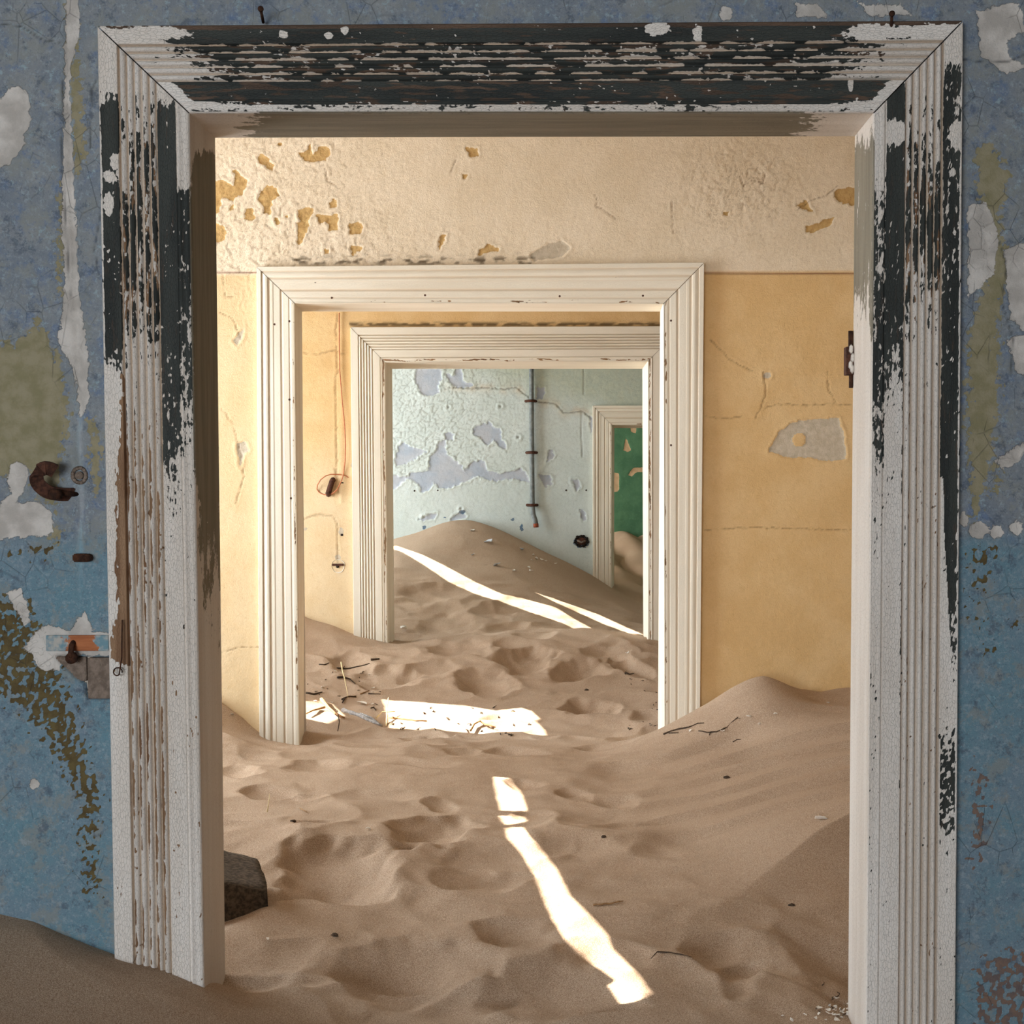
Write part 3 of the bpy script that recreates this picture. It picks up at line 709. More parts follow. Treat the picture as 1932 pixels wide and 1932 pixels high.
# -- wall 4: mint with lavender plaster showing
MINT = [[(190, 90), (210, 20), (380, 20), (385, 90), (360, 140), (365, 190), (290, 215), (240, 200), (215, 140)],
 [(410, 50), (470, 80), (480, 20), (520, 20), (535, 110), (600, 125), (600, 150), (540, 155), (480, 150), (435, 115)],
 [(600, 440), (640, 415), (720, 395), (745, 430), (800, 450), (800, 520), (835, 545), (830, 590), (790, 570), (750, 520), (700, 560), (670, 520), (610, 480)],
 [(400, 480), (430, 462), (470, 480), (465, 525), (420, 520)],
 [(-30, 780), (50, 770), (150, 780), (160, 750), (290, 740), (300, 640), (345, 600), (360, 540), (410, 520), (415, 620), (500, 680), (545, 740), (600, 670), (680, 660), (700, 730), (800, 760), (880, 740), (940, 715), (1000, 790), (1000, 815), (830, 790), (780, 810), (700, 800), (640, 770), (560, 810), (500, 830), (430, 860), (370, 860), (330, 820), (290, 880), (240, 885), (220, 830), (150, 785), (50, 870), (-30, 880)],
 [(60, 620), (100, 540), (200, 575), (280, 600), (200, 650), (130, 690), (60, 700)], [(220, 1080), (290, 1045), (350, 1030), (330, 1075), (250, 1085)], [(440, 1085), (480, 1040), (540, 1030), (560, 1060), (500, 1080)],
 [(1290, 800), (1340, 795), (1360, 850), (1330, 880)], [(1050, 150), (1110, 160), (1090, 240), (1050, 230)], [(1355, 1010), (1385, 1020), (1400, 1080), (1370, 1090)], [(1420, 350), (1440, 360), (1440, 470), (1425, 470)], [(1130, 600), (1160, 590), (1170, 640), (1120, 680)], [(1060, 760), (1150, 770), (1160, 830), (1110, 850), (1080, 800)]]
def f_mint(u, v, X, Z):
    s = polys(u, v, [crop(p, 730, 690, 3.715) for p in MINT], 5.0, 4, 6)
    line = crop([(440, 150), (560, 158), (700, 155), (830, 165), (905, 150), (1000, 225), (1060, 255), (1180, 265), (1240, 330), (1320, 325), (1370, 318), (1430, 370)], 730, 690, 3.715)
    crk = dline(u+2*fbm(u/6, v/6, 6, 2), v+2*fbm(u/6, v/6, 9, 2), line)
    joint = np.minimum(dline(u, v, crop([(1378, 0), (1378, 200)], 730, 690, 3.715)), dline(u, v, crop([(1365, 330), (1362, 470), (1370, 640)], 730, 690, 3.715)))
    f1, f2, cid = worley(u/9+.5*fbm(u/20, v/20, 2, 2), v/9+.5*fbm(u/20, v/20, 5, 2), 3)
    lef = (np.exp(-((u-790)/170)**2)*sstep(930, 900, v)+.25)*(1-.9*m01(s, 1.5))
    spl = np.min([np.hypot(u-a, v-b) for a, b in ((846, 768), (944, 767), (978, 825), (800, 975), (870, 960))], axis=0)
    h = .0012*fbm(X*14, Z*14, 20, 4) + .0008*fbm(X*60, Z*60, 24, 3) + lef*(.0014*(cid-.5)+.0010*f1-.0018*np.exp(-((f2-f1)/.12)**2))
    h = h - .003*m01(s, 2) + .0026*np.exp(-((s+2)/1.8)**2)*(1-m01(s, 1)) - .004*np.exp(-(crk/1.2)**2) + .0015*np.exp(-((crk-2.5)/2)**2)
    h = h - .003*np.exp(-(joint/1.2)**2) - .004*np.exp(-(spl/2.5)**2)+.003*np.exp(-((spl-5)/3)**2)
    up = np.clip((735-v)/60+.5+.3*fbm(u/40, v/40, 8, 2) + (u-1010)/200, 0, 1)
    stain = np.exp(-((crk)/9)**2)*(.5+fbm(u/20, v/20, 9, 2))
    blue = m01(polys(u, v, [ell(800, 995, 4, 5), ell(872, 966, 6, 4), ell(968, 980, 3, 3), ell(984, 994, 3, 7), ell(838, 977, 3, 2), ell(1097, 1022, 15, 12)], 5, 7, 5), 3)
    return dict(_h=h, peel=m01(s, 4), crack=np.clip(np.exp(-(crk/1.0)**2)+.9*np.exp(-(joint/.8)**2)+lef*.5*np.exp(-((f2-f1)/.09)**2)+np.exp(-(spl/2)**2), 0, 1), up=up, stain=np.clip(stain, 0, 1), blue=blue)
t = NT('mint_distemper')
c = t.mottle(srgb(210, 217, 213), srgb(203, 211, 206), 6)
c = t.mix(t.math('MULTIPLY', t.attr('up'), .8), c, t.mottle(srgb(178, 186, 168), srgb(190, 194, 172), 30))
c = t.mix(t.math('MULTIPLY', t.attr('stain'), .6), c, srgb(206, 184, 156))
nz = t.math('SUBTRACT', t.noise(260, 4, .6), .5)
f = t.ramp(t.math('MULTIPLY_ADD', nz, .35, t.attr('peel')), .45, .55)
c = t.mix(f, c, t.mottle(srgb(172, 180, 192), srgb(186, 188, 194), 9))
f = t.ramp(t.math('MULTIPLY_ADD', nz, .5, t.attr('blue')), .45, .55)
c = t.mix(f, c, t.mottle(srgb(92, 122, 150), srgb(120, 124, 130), 30))
c = t.mix(t.math('MULTIPLY', t.attr('crack'), .6), c, srgb(92, 84, 66))
MAT['mint'] = t.done(c, .9, t.bump(t.math('MULTIPLY', t.noise(180, 6, .65), .0016), 1.0))
wall4 = wall_body('wall_far', 4, D4, T4, MAT['plaster_body'])
xa, xb = W(720, 900, D4)[0], W(1235, 900, D4)[0]; za, zb = W(966, 1140, D4)[2], W(966, 670, D4)[2]
wall_face('painted_face', D4, axis_samples(XL, XR, xa, xb, .0050, .1), axis_samples(ZB, ZC, za, zb, .0050, .1), MAT['mint'], wall4, f_mint, hole_of(4, .35))

# -- wall 5: green, closing the last room
GRN = [[(360, 270), (405, 270), (400, 315), (365, 300)], [(325, 340), (350, 400), (365, 440), (340, 455), (305, 440), (315, 400)], [(340, 630), (380, 575), (460, 570), (460, 605), (400, 610), (370, 640)], [(215, 610), (268, 612), (274, 625), (273, 740), (262, 755), (215, 757)]]
def f_green(u, v, X, Z):
    s = polys(u, v, [crop(p, 1100, 740, 4.025) for p in GRN], 1.2, 4, 5)
    h = .002*fbm(X*14, Z*18, 20, 4)+.001*fbm(X*60, Z*70, 24, 3) - .003*m01(s, 1.5)
    return dict(_h=h, peel=m01(s, 2.5))
MAT['green'] = layered('green_distemper', (srgb(92, 136, 104), srgb(76, 118, 90), 8), [('peel', srgb(206, 178, 142), srgb(192, 164, 130), 40, 200, .3, -.001)], fine=[(srgb(104, 150, 120), 60, .55, .7, .5)])
bm = bmesh.new(); add_box(bm, XL, XR, D5+.01, D5+.15, 0, ZC); wall5 = tag(bm_obj('wall_green', bm, MAT['plaster_body']), kind='structure')
xa, xb = W(1130, 900, D5)[0], W(1235, 900, D5)[0]; za, zb = W(966, 1040, D5)[2], W(966, 790, D5)[2]
wall_face('painted_face', D5, axis_samples(XL, XR, xa, xb, .008, .15), axis_samples(ZB, ZC, za, zb, .008, .15), MAT['green'], wall5, f_green)

# -- side walls with window openings, ceilings, floor
WIN = {'a': (-0.75, 0.75, 1.0, 2.5), 'b': (2.40, 4.45, .95, 2.96), 'c': (4.95, 6.10, .95, 2.96), 'd': (6.75, 7.95, 1.15, 2.96), 'e': (8.6, 9.6, 1.25, 2.35)}
ROOM = {'a': (-2.4, D1+.010), 'b': (D1+T1, D2+.010), 'c': (D2+T2, D3+.010), 'd': (D3+T3, D4+.010), 'e': (D4+T4, D5+.010)}
MAT['side_a'] = plain('blue_side', srgb(104, 118, 130), srgb(92, 108, 122), 10)
MAT['side_b'] = plain('apricot_side', srgb(236, 214, 182), srgb(228, 204, 168), 8)
MAT['side_d'] = plain('mint_side', srgb(206, 218, 208), srgb(194, 206, 196), 8)
MAT['side_e'] = plain('green_side', srgb(120, 156, 128), srgb(100, 138, 110), 8)
SIDE = {'a': 'side_a', 'b': 'side_b', 'c': 'side_b', 'd': 'side_d', 'e': 'side_e'}
for i, k in enumerate('abcde'):
    y0, y1 = ROOM[k]; w0, w1, h0, h1 = WIN[k]; m = MAT[SIDE[k]]
    bm = bmesh.new()
    if k == 'a': add_box(bm, XL-.22, XL, y0, y1, 0, ZC)
    else:
        add_box(bm, XL-.22, XL, y0, w0, 0, ZC); add_box(bm, XL-.22, XL, w1, y1, 0, ZC)
        add_box(bm, XL-.22, XL, w0, w1, 0, h0); add_box(bm, XL-.22, XL, w0, w1, h1, ZC)
    tag(bm_obj('wall_left', bm, m), kind='structure')
    bm = bmesh.new(); add_box(bm, XR, XR+.2, y0, y1, 0, ZC); tag(bm_obj('wall_right', bm, m), kind='structure')
    if k == 'a': continue
    wr = empty('window_%d' % (i+1), (XL-.11, (w0+w1)/2, h0)); tag(wr, kind='structure')
    for (a0, a1, b0, b1) in ((w0, w0+.05, h0, h1), (w1-.05, w1, h0, h1), (w0+.05, w1-.05, h0, h0+.05), (w0+.05, w1-.05, h1-.05, h1)):
        box_obj('window_frame', XL-.16, XL-.06, a0, a1, b0, b1, CM[2, 'V'], wr)
bm = bmesh.new(); add_box(bm, XL-.22, -2.2, -2.6, -2.4, 0, ZC); add_box(bm, -.5, XR+.2, -2.6, -2.4, 0, ZC); add_box(bm, -2.2, -.5, -2.6, -2.4, 0, 1.15); add_box(bm, -2.2, -.5, -2.6, -2.4, 2.55, ZC); tag(bm_obj('wall_rear', bm, MAT['side_a']), kind='structure')
bm = bmesh.new(); add_box(bm, XL-.22, XR+.2, -2.6, D5+.15, ZC, ZC+.15); tag(bm_obj('ceiling', bm, MAT['ceiling']), kind='structure')
bm = bmesh.new(); add_box(bm, XL-.22, XR+.2, -2.6, D5+.15, -.1, 0); tag(bm_obj('floor', bm, MAT['floorboard']), kind='structure')

# ------------------------------------------------------------------ sand: one drift running through all the rooms
CP = [ # (photo x, photo y, distance)
 (0, 1725, 2.20), (110, 1760, 2.20), (215, 1794, 2.20), (300, 1826, 2.19), (390, 1862, 2.19), (0, 1932, 1.90), (200, 1932, 1.98), (400, 1935, 2.05), (650, 1935, 2.12), (0, 1800, 2.08),
 (425, 1846, 2.33), (600, 1900, 2.2), (966, 1932, 2.17), (1200, 1932, 2.18), (1420, 1935, 2.22), (1600, 1926, 2.33), (1700, 1985, 2.2), (1800, 1990, 2.2), (1900, 2000, 2.2),
 (425, 1738, 2.585), (470, 1721, 2.585), (512, 1703, 2.585), (560, 1712, 2.62), (600, 1735, 2.56), (430, 1560, 3.22), (430, 1450, 3.92), (415, 1336, 4.58), (450, 1360, 4.58), (490, 1386, 4.57), (530, 1399, 4.55), (565, 1396, 4.62), (380, 1310, 4.6), (430, 1385, 4.3), (500, 1420, 4.2),
 (600, 1480, 3.72), (600, 1560, 3.22), (700, 1440, 4.0), (750, 1600, 3.05), (700, 1400, 4.45), (800, 1404, 4.4), (900, 1406, 4.4), (1000, 1405, 4.42), (850, 1480, 3.75),
 (1000, 1450, 3.98), (1000, 1500, 3.68), (900, 1560, 3.28), (1000, 1600, 3.1), (1000, 1700, 2.74), (800, 1750, 2.58), (1000, 1850, 2.33), (800, 1860, 2.33), (1150, 1700, 2.72), (1150, 1840, 2.35), (1200, 1570, 3.25),
 (1150, 1410, 4.36), (1240, 1384, 4.58), (1290, 1362, 4.57), (1321, 1346, 4.58), (1400, 1312, 4.57), (1440, 1284, 4.40), (1520, 1303, 4.57), (1605, 1298, 4.58), (1700, 1290, 4.58), (1440, 1330, 4.2), (1530, 1320, 4.35),
 (1250, 1450, 3.96), (1300, 1500, 3.62), (1300, 1600, 3.12), (1400, 1400, 4.08), (1500, 1420, 3.85), (1600, 1400, 3.90), (1600, 1480, 3.42), (1600, 1556, 3.08), (1500, 1600, 3.0), (1400, 1640, 2.93),
 (1600, 1700, 2.74), (1600, 1800, 2.55), (1480, 1760, 2.58), (1400, 1850, 2.38), (1300, 1760, 2.58),
 (620, 1372, 4.78), (700, 1370, 4.85), (800, 1360, 4.98), (1000, 1372, 4.85), (800, 1326, 5.25), (950, 1335, 5.15), (640, 1320, 5.28), (1100, 1350, 5.0), (1200, 1335, 5.1), (1250, 1385, 4.72), (1230, 1360, 4.88),
 (560, 1158, 6.19), (576, 1166, 6.19), (620, 1177, 6.19), (665, 1196, 6.18), (700, 1208, 6.17), (728, 1214, 6.16), (745, 1206, 6.49), (600, 1230, 5.82), (680, 1240, 5.78), (740, 1275, 5.52), (800, 1222, 5.92), (880, 1235, 5.82), (900, 1204, 6.15),
 (1000, 1194, 6.25), (1060, 1190, 6.3), (1110, 1186, 6.32), (1160, 1192, 6.28), (1213, 1199, 6.48), (1224, 1204, 6.18), (1260, 1210, 6.18), (1150, 1215, 6.05), (1230, 1240, 5.85), (1230, 1290, 5.45), (1100, 1300, 5.42), (980, 1280, 5.55), (1000, 1230, 5.88), (1080, 1240, 5.82),
 (760, 1190, 6.6), (760, 1150, 6.88), (760, 1100, 7.15), (755, 1055, 7.45), (740, 1018, 8.08), (790, 1004, 8.08), (830, 988, 8.06), (880, 981, 8.04), (920, 991, 8.07), (1000, 1028, 8.08), (1060, 1056, 8.08), (1117, 1086, 8.08), (1158, 1111, 8.12), (700, 1030, 8.08),
 (860, 1060, 7.5), (880, 1110, 7.15), (900, 1160, 6.8), (1000, 1100, 7.35), (1000, 1150, 6.95), (1000, 1182, 6.58), (1060, 1188, 6.5), (1110, 1150, 7.15), (1110, 1178, 6.8), (1200, 1180, 6.95), (1200, 1132, 8.0), (1210, 1120, 8.2), (1250, 1135, 8.1),
 (1185, 1108, 8.7), (1185, 1062, 9.3), (1185, 1020, 9.85), (1230, 1018, 9.85), (1140, 1024, 9.85),
]
cpw = np.array([W(*p) for p in CP])
extra = np.array([(-2.3, 1.0, 1.15), (-2.3, 2.3, 1.12), (-2.3, 3.4, .95), (-2.3, 4.5, 1.1), (-2.3, 5.5, 1.12), (-2.3, 6.8, 1.2), (-2.3, 8, 1.35), (-2.3, 9.8, 1.3), (2.45, 1.0, .85), (2.45, 2.2, .8), (2.45, 3.4, 1.05), (2.45, 4.5, 1.1), (2.45, 5.5, .95), (2.45, 6.8, .98), (2.45, 8, 1.1), (2.45, 9.8, 1.3),
                  (0, 1.2, .82), (-1.2, 1.2, 1.0), (1.2, 1.2, .78), (0, .4, .85), (-2.3, -2.3, 1.1), (2.4, -2.3, .9), (0, -2.3, .9), (1.3, 4.5, 1.05), (1.4, 3.4, .98), (-1.5, 4.5, .98)])
cpw = np.concatenate([cpw, extra])
def _tps(r2): return np.where(r2 > 1e-12, .5*r2*np.log(np.maximum(r2, 1e-12)), 0.0)
def _fit(P, reg=2e-4):
    n = len(P); xy = P[:, :2]; d2 = ((xy[:, None]-xy[None])**2).sum(-1)
    A = np.zeros((n+3, n+3)); A[:n, :n] = _tps(d2)+reg*np.eye(n); A[:n, n] = 1; A[:n, n+1:] = xy; A[n, :n] = 1; A[n+1:, :n] = xy.T
    return np.linalg.solve(A, np.concatenate([P[:, 2], np.zeros(3)]))
_c = _fit(cpw)
def base_h(x, y):
    x = np.asarray(x, float); y = np.asarray(y, float); s = x.shape; x = x.ravel(); y = y.ravel()
    out = _c[-3]+_c[-2]*x+_c[-1]*y
    for i in range(0, len(cpw)):
        out = out + _c[i]*_tps((x-cpw[i, 0])**2+(y-cpw[i, 1])**2)
    return out.reshape(s)
def _march(px, py, hf):
    d = FWD + (px-PPX)/F*RIGHT - (py-PPY)/F*UP
    ys = np.arange(1.5, 10.2, .006); t = ys/d[1]
    P = CAM[None]+t[:, None]*d[None]
    below = P[:, 2] < hf(P[:, 0], P[:, 1])
    k = np.argmax(below) if below.any() else len(ys)-1
    return P[k]
HOL = [ # hollow: photo x, y, half-size across (m), half-size in depth (m), depth (m), turn, lip
 (625, 1655, .125, .20, .055, .25, .010), (790, 1563, .115, .13, .040, -.2, .010), (590, 1562, .055, .06, .018, .3, .005), (655, 1402, .062, .060, .020, 0, .005), (600, 1443, .115, .10, .022, -.15, .006),
 (495, 1497, .07, .10, .020, .2, .007), (440, 1455, .05, .12, .022, .3, .007), (560, 1500, .05, .05, .012, .2, .004), (745, 1835, .14, .12, .030, .5, .006), (1020, 1858, .13, .11, .032, -.5, .006), (885, 1660, .09, .10, .022, .1, .004),
 (960, 1765, .075, .085, .022, .2, .005), (830, 1520, .05, .09, .016, .2, .004), (700, 1500, .10, .09, .014, .1, .005), (790, 1440, .11, .08, .014, -.1, .004), (960, 1418, .09, .06, .014, 0, .004), (870, 1418, .06, .05, .012, 0, .004), (1120, 1410, .09, .06, .012, 0, .004),
 (1370, 1792, .10, .09, .022, -.5, .006), (1400, 1830, .035, .10, .014, -.2, .006), (1150, 1510, .07, .12, .014, .4, .004), (1000, 1540, .04, .06, .010, 0, .003), (985, 1478, .05, .05, .016, -.4, .003), (1080, 1500, .05, .08, .012, .3, .004), (470, 1860, .12, .05, .012, 0, .002),
 (1135, 1800, .09, .08, .016, .2, .004), (880, 1880, .08, .07, .014, .2, .004),
 (985, 1244, .13, .17, .052, -.15, .012), (1085, 1266, .10, .17, .045, -.4, .012), (905, 1287, .10, .19, .038, .2, .010), (1095, 1332, .10, .12, .045, -.1, .008), (855, 1222, .12, .17, .030, .2, .008), (960, 1215, .09, .12, .022, 0, .006), (720, 1278, .13, .16, .040, .3, .010), (800, 1262, .10, .12, .024, -.3, .006), (655, 1250, .09, .14, .022, .3, .006),
 (1195, 1262, .055, .22, .050, .35, .010), (1130, 1228, .08, .14, .020, -.3, .006), (1010, 1196, .10, .12, .024, 0, .005), (800, 1390, .09, .07, .020, 0, .004), (930, 1355, .06, .05, .012, 0, .004), (1225, 1350, .07, .09, .018, 0, .004),
 (830, 1180, .14, .16, .020, .2, .006), (960, 1182, .12, .12, .020, 0, .005), (820, 1120, .20, .12, .018, .4, .005), (930, 1155, .13, .10, .016, .3, .005)]
_hw = [(_march(h[0], h[1], base_h), h) for h in HOL]
BRINK = [np.array([_march(px, py, base_h)[:2] for px, py in pl]) for pl in (
    [(1640, 1530), (1600, 1556), (1540, 1590), (1470, 1640), (1390, 1690), (1290, 1730)],)]
def sand_h(x, y):
    x = np.asarray(x, float); y = np.asarray(y, float)
    h = base_h(x, y)
    wx = x + .028*fbm(x*6, y*6, 3, 3); wy = y + .035*fbm(x*6, y*6, 9, 3)
    # trampled relief, weaker on the wind-smoothed dune at the right and in the last rooms
    right = sstep(.05, .45, x)*sstep(2.6, 2.9, y)*sstep(4.7, 4.4, y)
    far = sstep(6.9, 7.6, y); near = sstep(2.2, 2.0, y)
    amp = (1-.9*right)*(1-.8*far)*(1-.85*near)
    r = 1-np.abs(fbm(wx*2.8, wy*3.4, 17, 2))*2.2
    f1, f2, cid = worley(wx*3.6+.5*fbm(x*5, y*5, 61, 2), wy*3.0+.5*fbm(x*5, y*5, 63, 2), 5)
    tr = sstep(.0, .35, fbm(x*1.3, y*1.3, 67, 2)+.22)
    h = h + amp*tr*(.036*np.minimum(f1, 1)**1.6-.012)
    f1, f2, cid = worley(wx*6.4, wy*5.2, 11)
    h = h + amp*.012*(np.minimum(f1, 1)**1.5-.3)*sstep(-.1, .3, fbm(x*2, y*2, 69, 2))
    h = h + amp*.008*(r-.55) + amp*.0022*fbm(wx*14, wy*14, 19, 2)
    for P, (px, py, a, b, d, rot, lip) in _hw:
        dx = wx-P[0]; dy = wy-P[1]
        sel = (np.abs(dx) < 2.2*max(a, b)) & (np.abs(dy) < 2.2*max(a, b))
        if not sel.any(): continue
        ddx = dx[sel]; ddy = dy[sel]
        c, s = math.cos(rot), math.sin(rot)
        ex = (c*ddx+s*ddy)/a; ey = (-s*ddx+c*ddy)/b
        q = np.sqrt(ex*ex+ey*ey)+1e-9
        q = q*(1+.55*fbm((P[0]+ddx)*7, (P[1]+ddy)*6, 47, 3))
        # steep flank to the left, gentle run-out to the right
        q = q*(1+.18*ex/np.maximum(q, .3)*-1)
        bowl = np.where(q < 1, (1-q*q)**1.0*(1-.2*q), 0)
        h[sel] += -d*bowl + .35*lip*np.exp(-((q-1.1)/.3)**2)
    # wind ripples climbing the right-hand dune
    ph = (y*math.cos(.30)-x*math.sin(.30)) + .05*fbm(x*2.2, y*2.2, 27, 2)
    lam = .165
    s = (ph/lam) % 1.0
    prof = np.where(s < .25, s/.25, (1-s)/.75)
    ra = sstep(-.05, .5, x)*sstep(3.0, 3.3, y)*sstep(4.5, 4.0, y)
    h = h + ra*.017*(prof-.5)*(.6+.8*np.clip(fbm(x*3, y*3, 29, 2)+.5, 0, 1))
    pk = W(1440, 1284, 4.40); h = h + .014*np.maximum(0, 1-np.hypot((x-pk[0])/.17, (y-pk[1])/.20))
    # slip face below the right brink
    for B in BRINK:
        d = np.full(x.shape, 9.0); sg = np.zeros(x.shape)
        for (ax, ay), (bx, by) in zip(B[:-1], B[1:]):
            ex, ey = bx-ax, by-ay; t_ = np.clip(((x-ax)*ex+(y-ay)*ey)/(ex*ex+ey*ey), 0, 1)
            dd = np.hypot(x-ax-ex*t_, y-ay-ey*t_); n = dd < d
            sg = np.where(n, ex*(y-ay)-ey*(x-ax), sg); d = np.where(n, dd, d)
        lee = sg > 0
        fade = sstep(-.02, .35, x-B[-1][0])
        drop = np.where(lee, 1-np.exp(-d/.11), 0)*.055
        h = h + fade*(np.where(lee, .022-drop, .022*np.exp(-d/.16)))*sstep(2.36, 2.6, y)
    # little wind scours in the second sunlit room
    h = h + far*0 + sstep(6.5, 6.8, y)*sstep(7.6, 7.2, y)*.010*fbm(x*3+y*2, y*9-x*4, 37, 3)
    # ribbed bank against the green wall
    e = sstep(8.3, 8.8, y); h = h + e*.05*np.abs(np.sin((x*5.5+y*1.2+.4*fbm(x*4, y*4, 39, 2))*2.2))
    return h
def gy():
    ys = [-2.35]
    while ys[-1] < 1.55: ys.append(ys[-1]+.10)
    y = 1.55
    while y < 8.3:
        ys.append(y); y += .0048 + max(0, (y-2.2))*.0012
    while y < D5+.02: ys.append(y); y += .03
    return np.array(ys)
sx = axis_samples(XL, XR, -1.18, .92, .0062, .06); sy = gy()
SX, SY = np.meshgrid(sx, sy)
SH = sand_h(SX, SY)
sand = link('sand_drift', np_mesh('sand_drift', np.stack([SX, SY, SH], -1), grid_quads(len(sy), len(sx))), MAT['sand'])
tag(sand, 'pale brown wind-blown sand drifted through all the rooms', 'sand', kind='stuff')
def hgrid(x, y):
    i = np.clip(np.searchsorted(sy, y)-1, 0, len(sy)-2); j = np.clip(np.searchsorted(sx, x)-1, 0, len(sx)-2)
    fy = np.clip((y-sy[i])/(sy[i+1]-sy[i]), 0, 1); fx = np.clip((x-sx[j])/(sx[j+1]-sx[j]), 0, 1)
    return (SH[i, j]*(1-fx)+SH[i, j+1]*fx)*(1-fy)+(SH[i+1, j]*(1-fx)+SH[i+1, j+1]*fx)*fy
def S(px, py): return _march(px, py, hgrid)
def on_sand(x, y, dz=0): return Vector((x, y, float(hgrid(np.array(x), np.array(y)))+dz))

# ------------------------------------------------------------------ added, unseen roof outside the windows, cut to shape the sunlit patches
SUNLIT = [
 [(932, 1466), (962, 1468), (985, 1500), (996, 1531), (945, 1530), (940, 1510)],
 [(944, 1539), (988, 1541), (992, 1552), (955, 1557), (948, 1550)],
 [(955, 1563), (985, 1560), (1010, 1590), (1050, 1640), (1075, 1690), (1125, 1740), (1150, 1770), (1155, 1790), (1205, 1840), (1226, 1872), (1218, 1885), (1175, 1896), (1150, 1860), (1165, 1850), (1120, 1820), (1065, 1770), (1035, 1715), (1015, 1660), (985, 1610), (958, 1580)],
 [(722, 1321), (760, 1323), (880, 1332), (935, 1341), (985, 1336), (1003, 1342), (1020, 1357), (1010, 1360), (1028, 1378), (1024, 1388), (1032, 1402), (985, 1398), (900, 1388), (850, 1392), (800, 1378), (735, 1374), (733, 1355)],
 [(560, 1322), (625, 1327), (650, 1350), (620, 1366), (560, 1352)],
 [(735, 1025), (760, 1034), (800, 1048), (840, 1068), (900, 1100), (950, 1122), (1000, 1133), (1050, 1147), (1080, 1166), (1113, 1184), (1102, 1195), (1060, 1175), (1000, 1155), (950, 1137), (900, 1122), (850, 1100), (800, 1066), (760, 1042), (735, 1034)],
 [(1010, 1118), (1040, 1128), (1075, 1140), (1130, 1160), (1180, 1183), (1215, 1198), (1190, 1196), (1140, 1178), (1100, 1160), (1060, 1142)],
]
ZV = 3.02
def to_blocker(p):
    k = (ZV-p[2])/SUN[2]
    return (p[0]+SUN[0]*k, p[1]+SUN[1]*k)
bm = bmesh.new()
def dense(pl, step=7.0):
    out = []
    for (ax, ay), (bx, by) in zip(pl, pl[1:]+pl[:1]):
        n = max(1, int(math.hypot(bx-ax, by-ay)/step))
        out += [(ax+(bx-ax)*i/n, ay+(by-ay)*i/n) for i in range(n)]
    return out
loops = [[(XL-.22, 2.0), (XL-.22, 10.2), (-6.6, 11.0), (-6.6, 2.0)]] + [[to_blocker(S(*p)) for p in dense(pl)] for pl in SUNLIT]
edges = []
for lp in loops:
    vsx = [bm.verts.new((a, b, ZV)) for a, b in lp]
    edges += [bm.edges.new((vsx[i], vsx[(i+1) % len(vsx)])) for i in range(len(vsx))]
bmesh.ops.triangle_fill(bm, edges=edges, use_beauty=True, use_dissolve=False)
def _inside(pt, poly):
    return sdpoly(np.array([pt[0]]), np.array([pt[1]]), poly)[0] > 0
kill = [f for f in bm.faces if any(_inside(f.calc_center_median(), lp) for lp in loops[1:])]
bmesh.ops.delete(bm, geom=kill, context='FACES')
sun_blocker = tag(bm_obj('added_sun_blocker', bm, MAT['blocker']), kind='structure')  # added out of view; stops the sun except through the cut holes
gm = bmesh.new(); add_box(gm, -14, XL-.22, -4, 13, -.05, .35); tag(bm_obj('ground', gm, MAT['sand']), kind='structure')

# ------------------------------------------------------------------ fixed ironwork and wall fittings
def wall_pt(px, py, Y, dy=0.0):
    p = W(px, py, Y-dy); return Vector((p[0], Y-dy, p[2]))
def path_obj(name, pts, r, mat, parent=None, sides=8):
    bm = bmesh.new(); tube(bm, pts, r, sides); return bm_obj(name, bm, mat, parent, True)
# nails on the head of the near door
for (x0, y0, x1, y1, lab) in ((492, 18, 494, 38, 'rusty nail above the top left of the black chipped door head'), (1683, 27, 1684, 52, 'rusty nail driven into the top right of the chipped door head')):
    a = wall_pt(x1, y1, D1, .021); b = wall_pt(x0, y0, D1, .045)
    root = empty('nail', a); tag(root, lab, 'nail')
    path_obj('shank', [a+Vector((0, .01, 0)), b], .0022, MAT['rust'], root); path_obj('nail_head', [b, b+(b-a).normalized()*.003], .0042, MAT['rust'], root)
# bent pipe clip left of the door
p = wall_pt(106, 912, D1)
root = empty('pipe_clip', p); tag(root, 'bent rusty iron pipe clip sticking out of the blue wall', 'pipe clip')
ctl = [Vector(v) for v in ((.024, .002, -.016), (.010, -.012, -.016), (-.004, -.026, -.012), (-.014, -.036, .000), (-.012, -.044, .014), (.000, -.044, .022), (.010, -.034, .018))]
fine = []
for i in range(len(ctl)-1):
    p0, p1, p2, p3 = ctl[max(i-1, 0)], ctl[i], ctl[i+1], ctl[min(i+2, len(ctl)-1)]
    for k in range(4):
        f = k/4; fine.append(p+.5*((2*p1)+(p2-p0)*f+(2*p0-5*p1+4*p2-p3)*f*f+(3*p1-p0-3*p2+p3)*f**3))
fine.append(p+ctl[-1])
bm = bmesh.new(); rows = []
wd_ = Vector((.60, 0, .80)).normalized()
for i, q in enumerate(fine):
    t_ = (fine[min(i+1, len(fine)-1)]-fine[max(i-1, 0)]).normalized(); w_ = (wd_-t_*wd_.dot(t_)).normalized(); n_ = t_.cross(w_).normalized()
    rows.append([bm.verts.new(q+w_*sw*.010+n_*sn*.0018) for sw, sn in ((-1, -1), (1, -1), (1, 1), (-1, 1))])
for a, b in zip(rows[:-1], rows[1:]):
    for k in range(4): bm.faces.new([a[k], a[(k+1) % 4], b[(k+1) % 4], b[k]])
bm.faces.new(rows[0][::-1]); bm.faces.new(rows[-1])
bm_obj('strap', bm, MAT['rust_red'], root)
path_obj('screw', [p+Vector((.012, -.022, -.016)), p+Vector((.004, -.034, -.016))], .008, MAT['rust'], root)
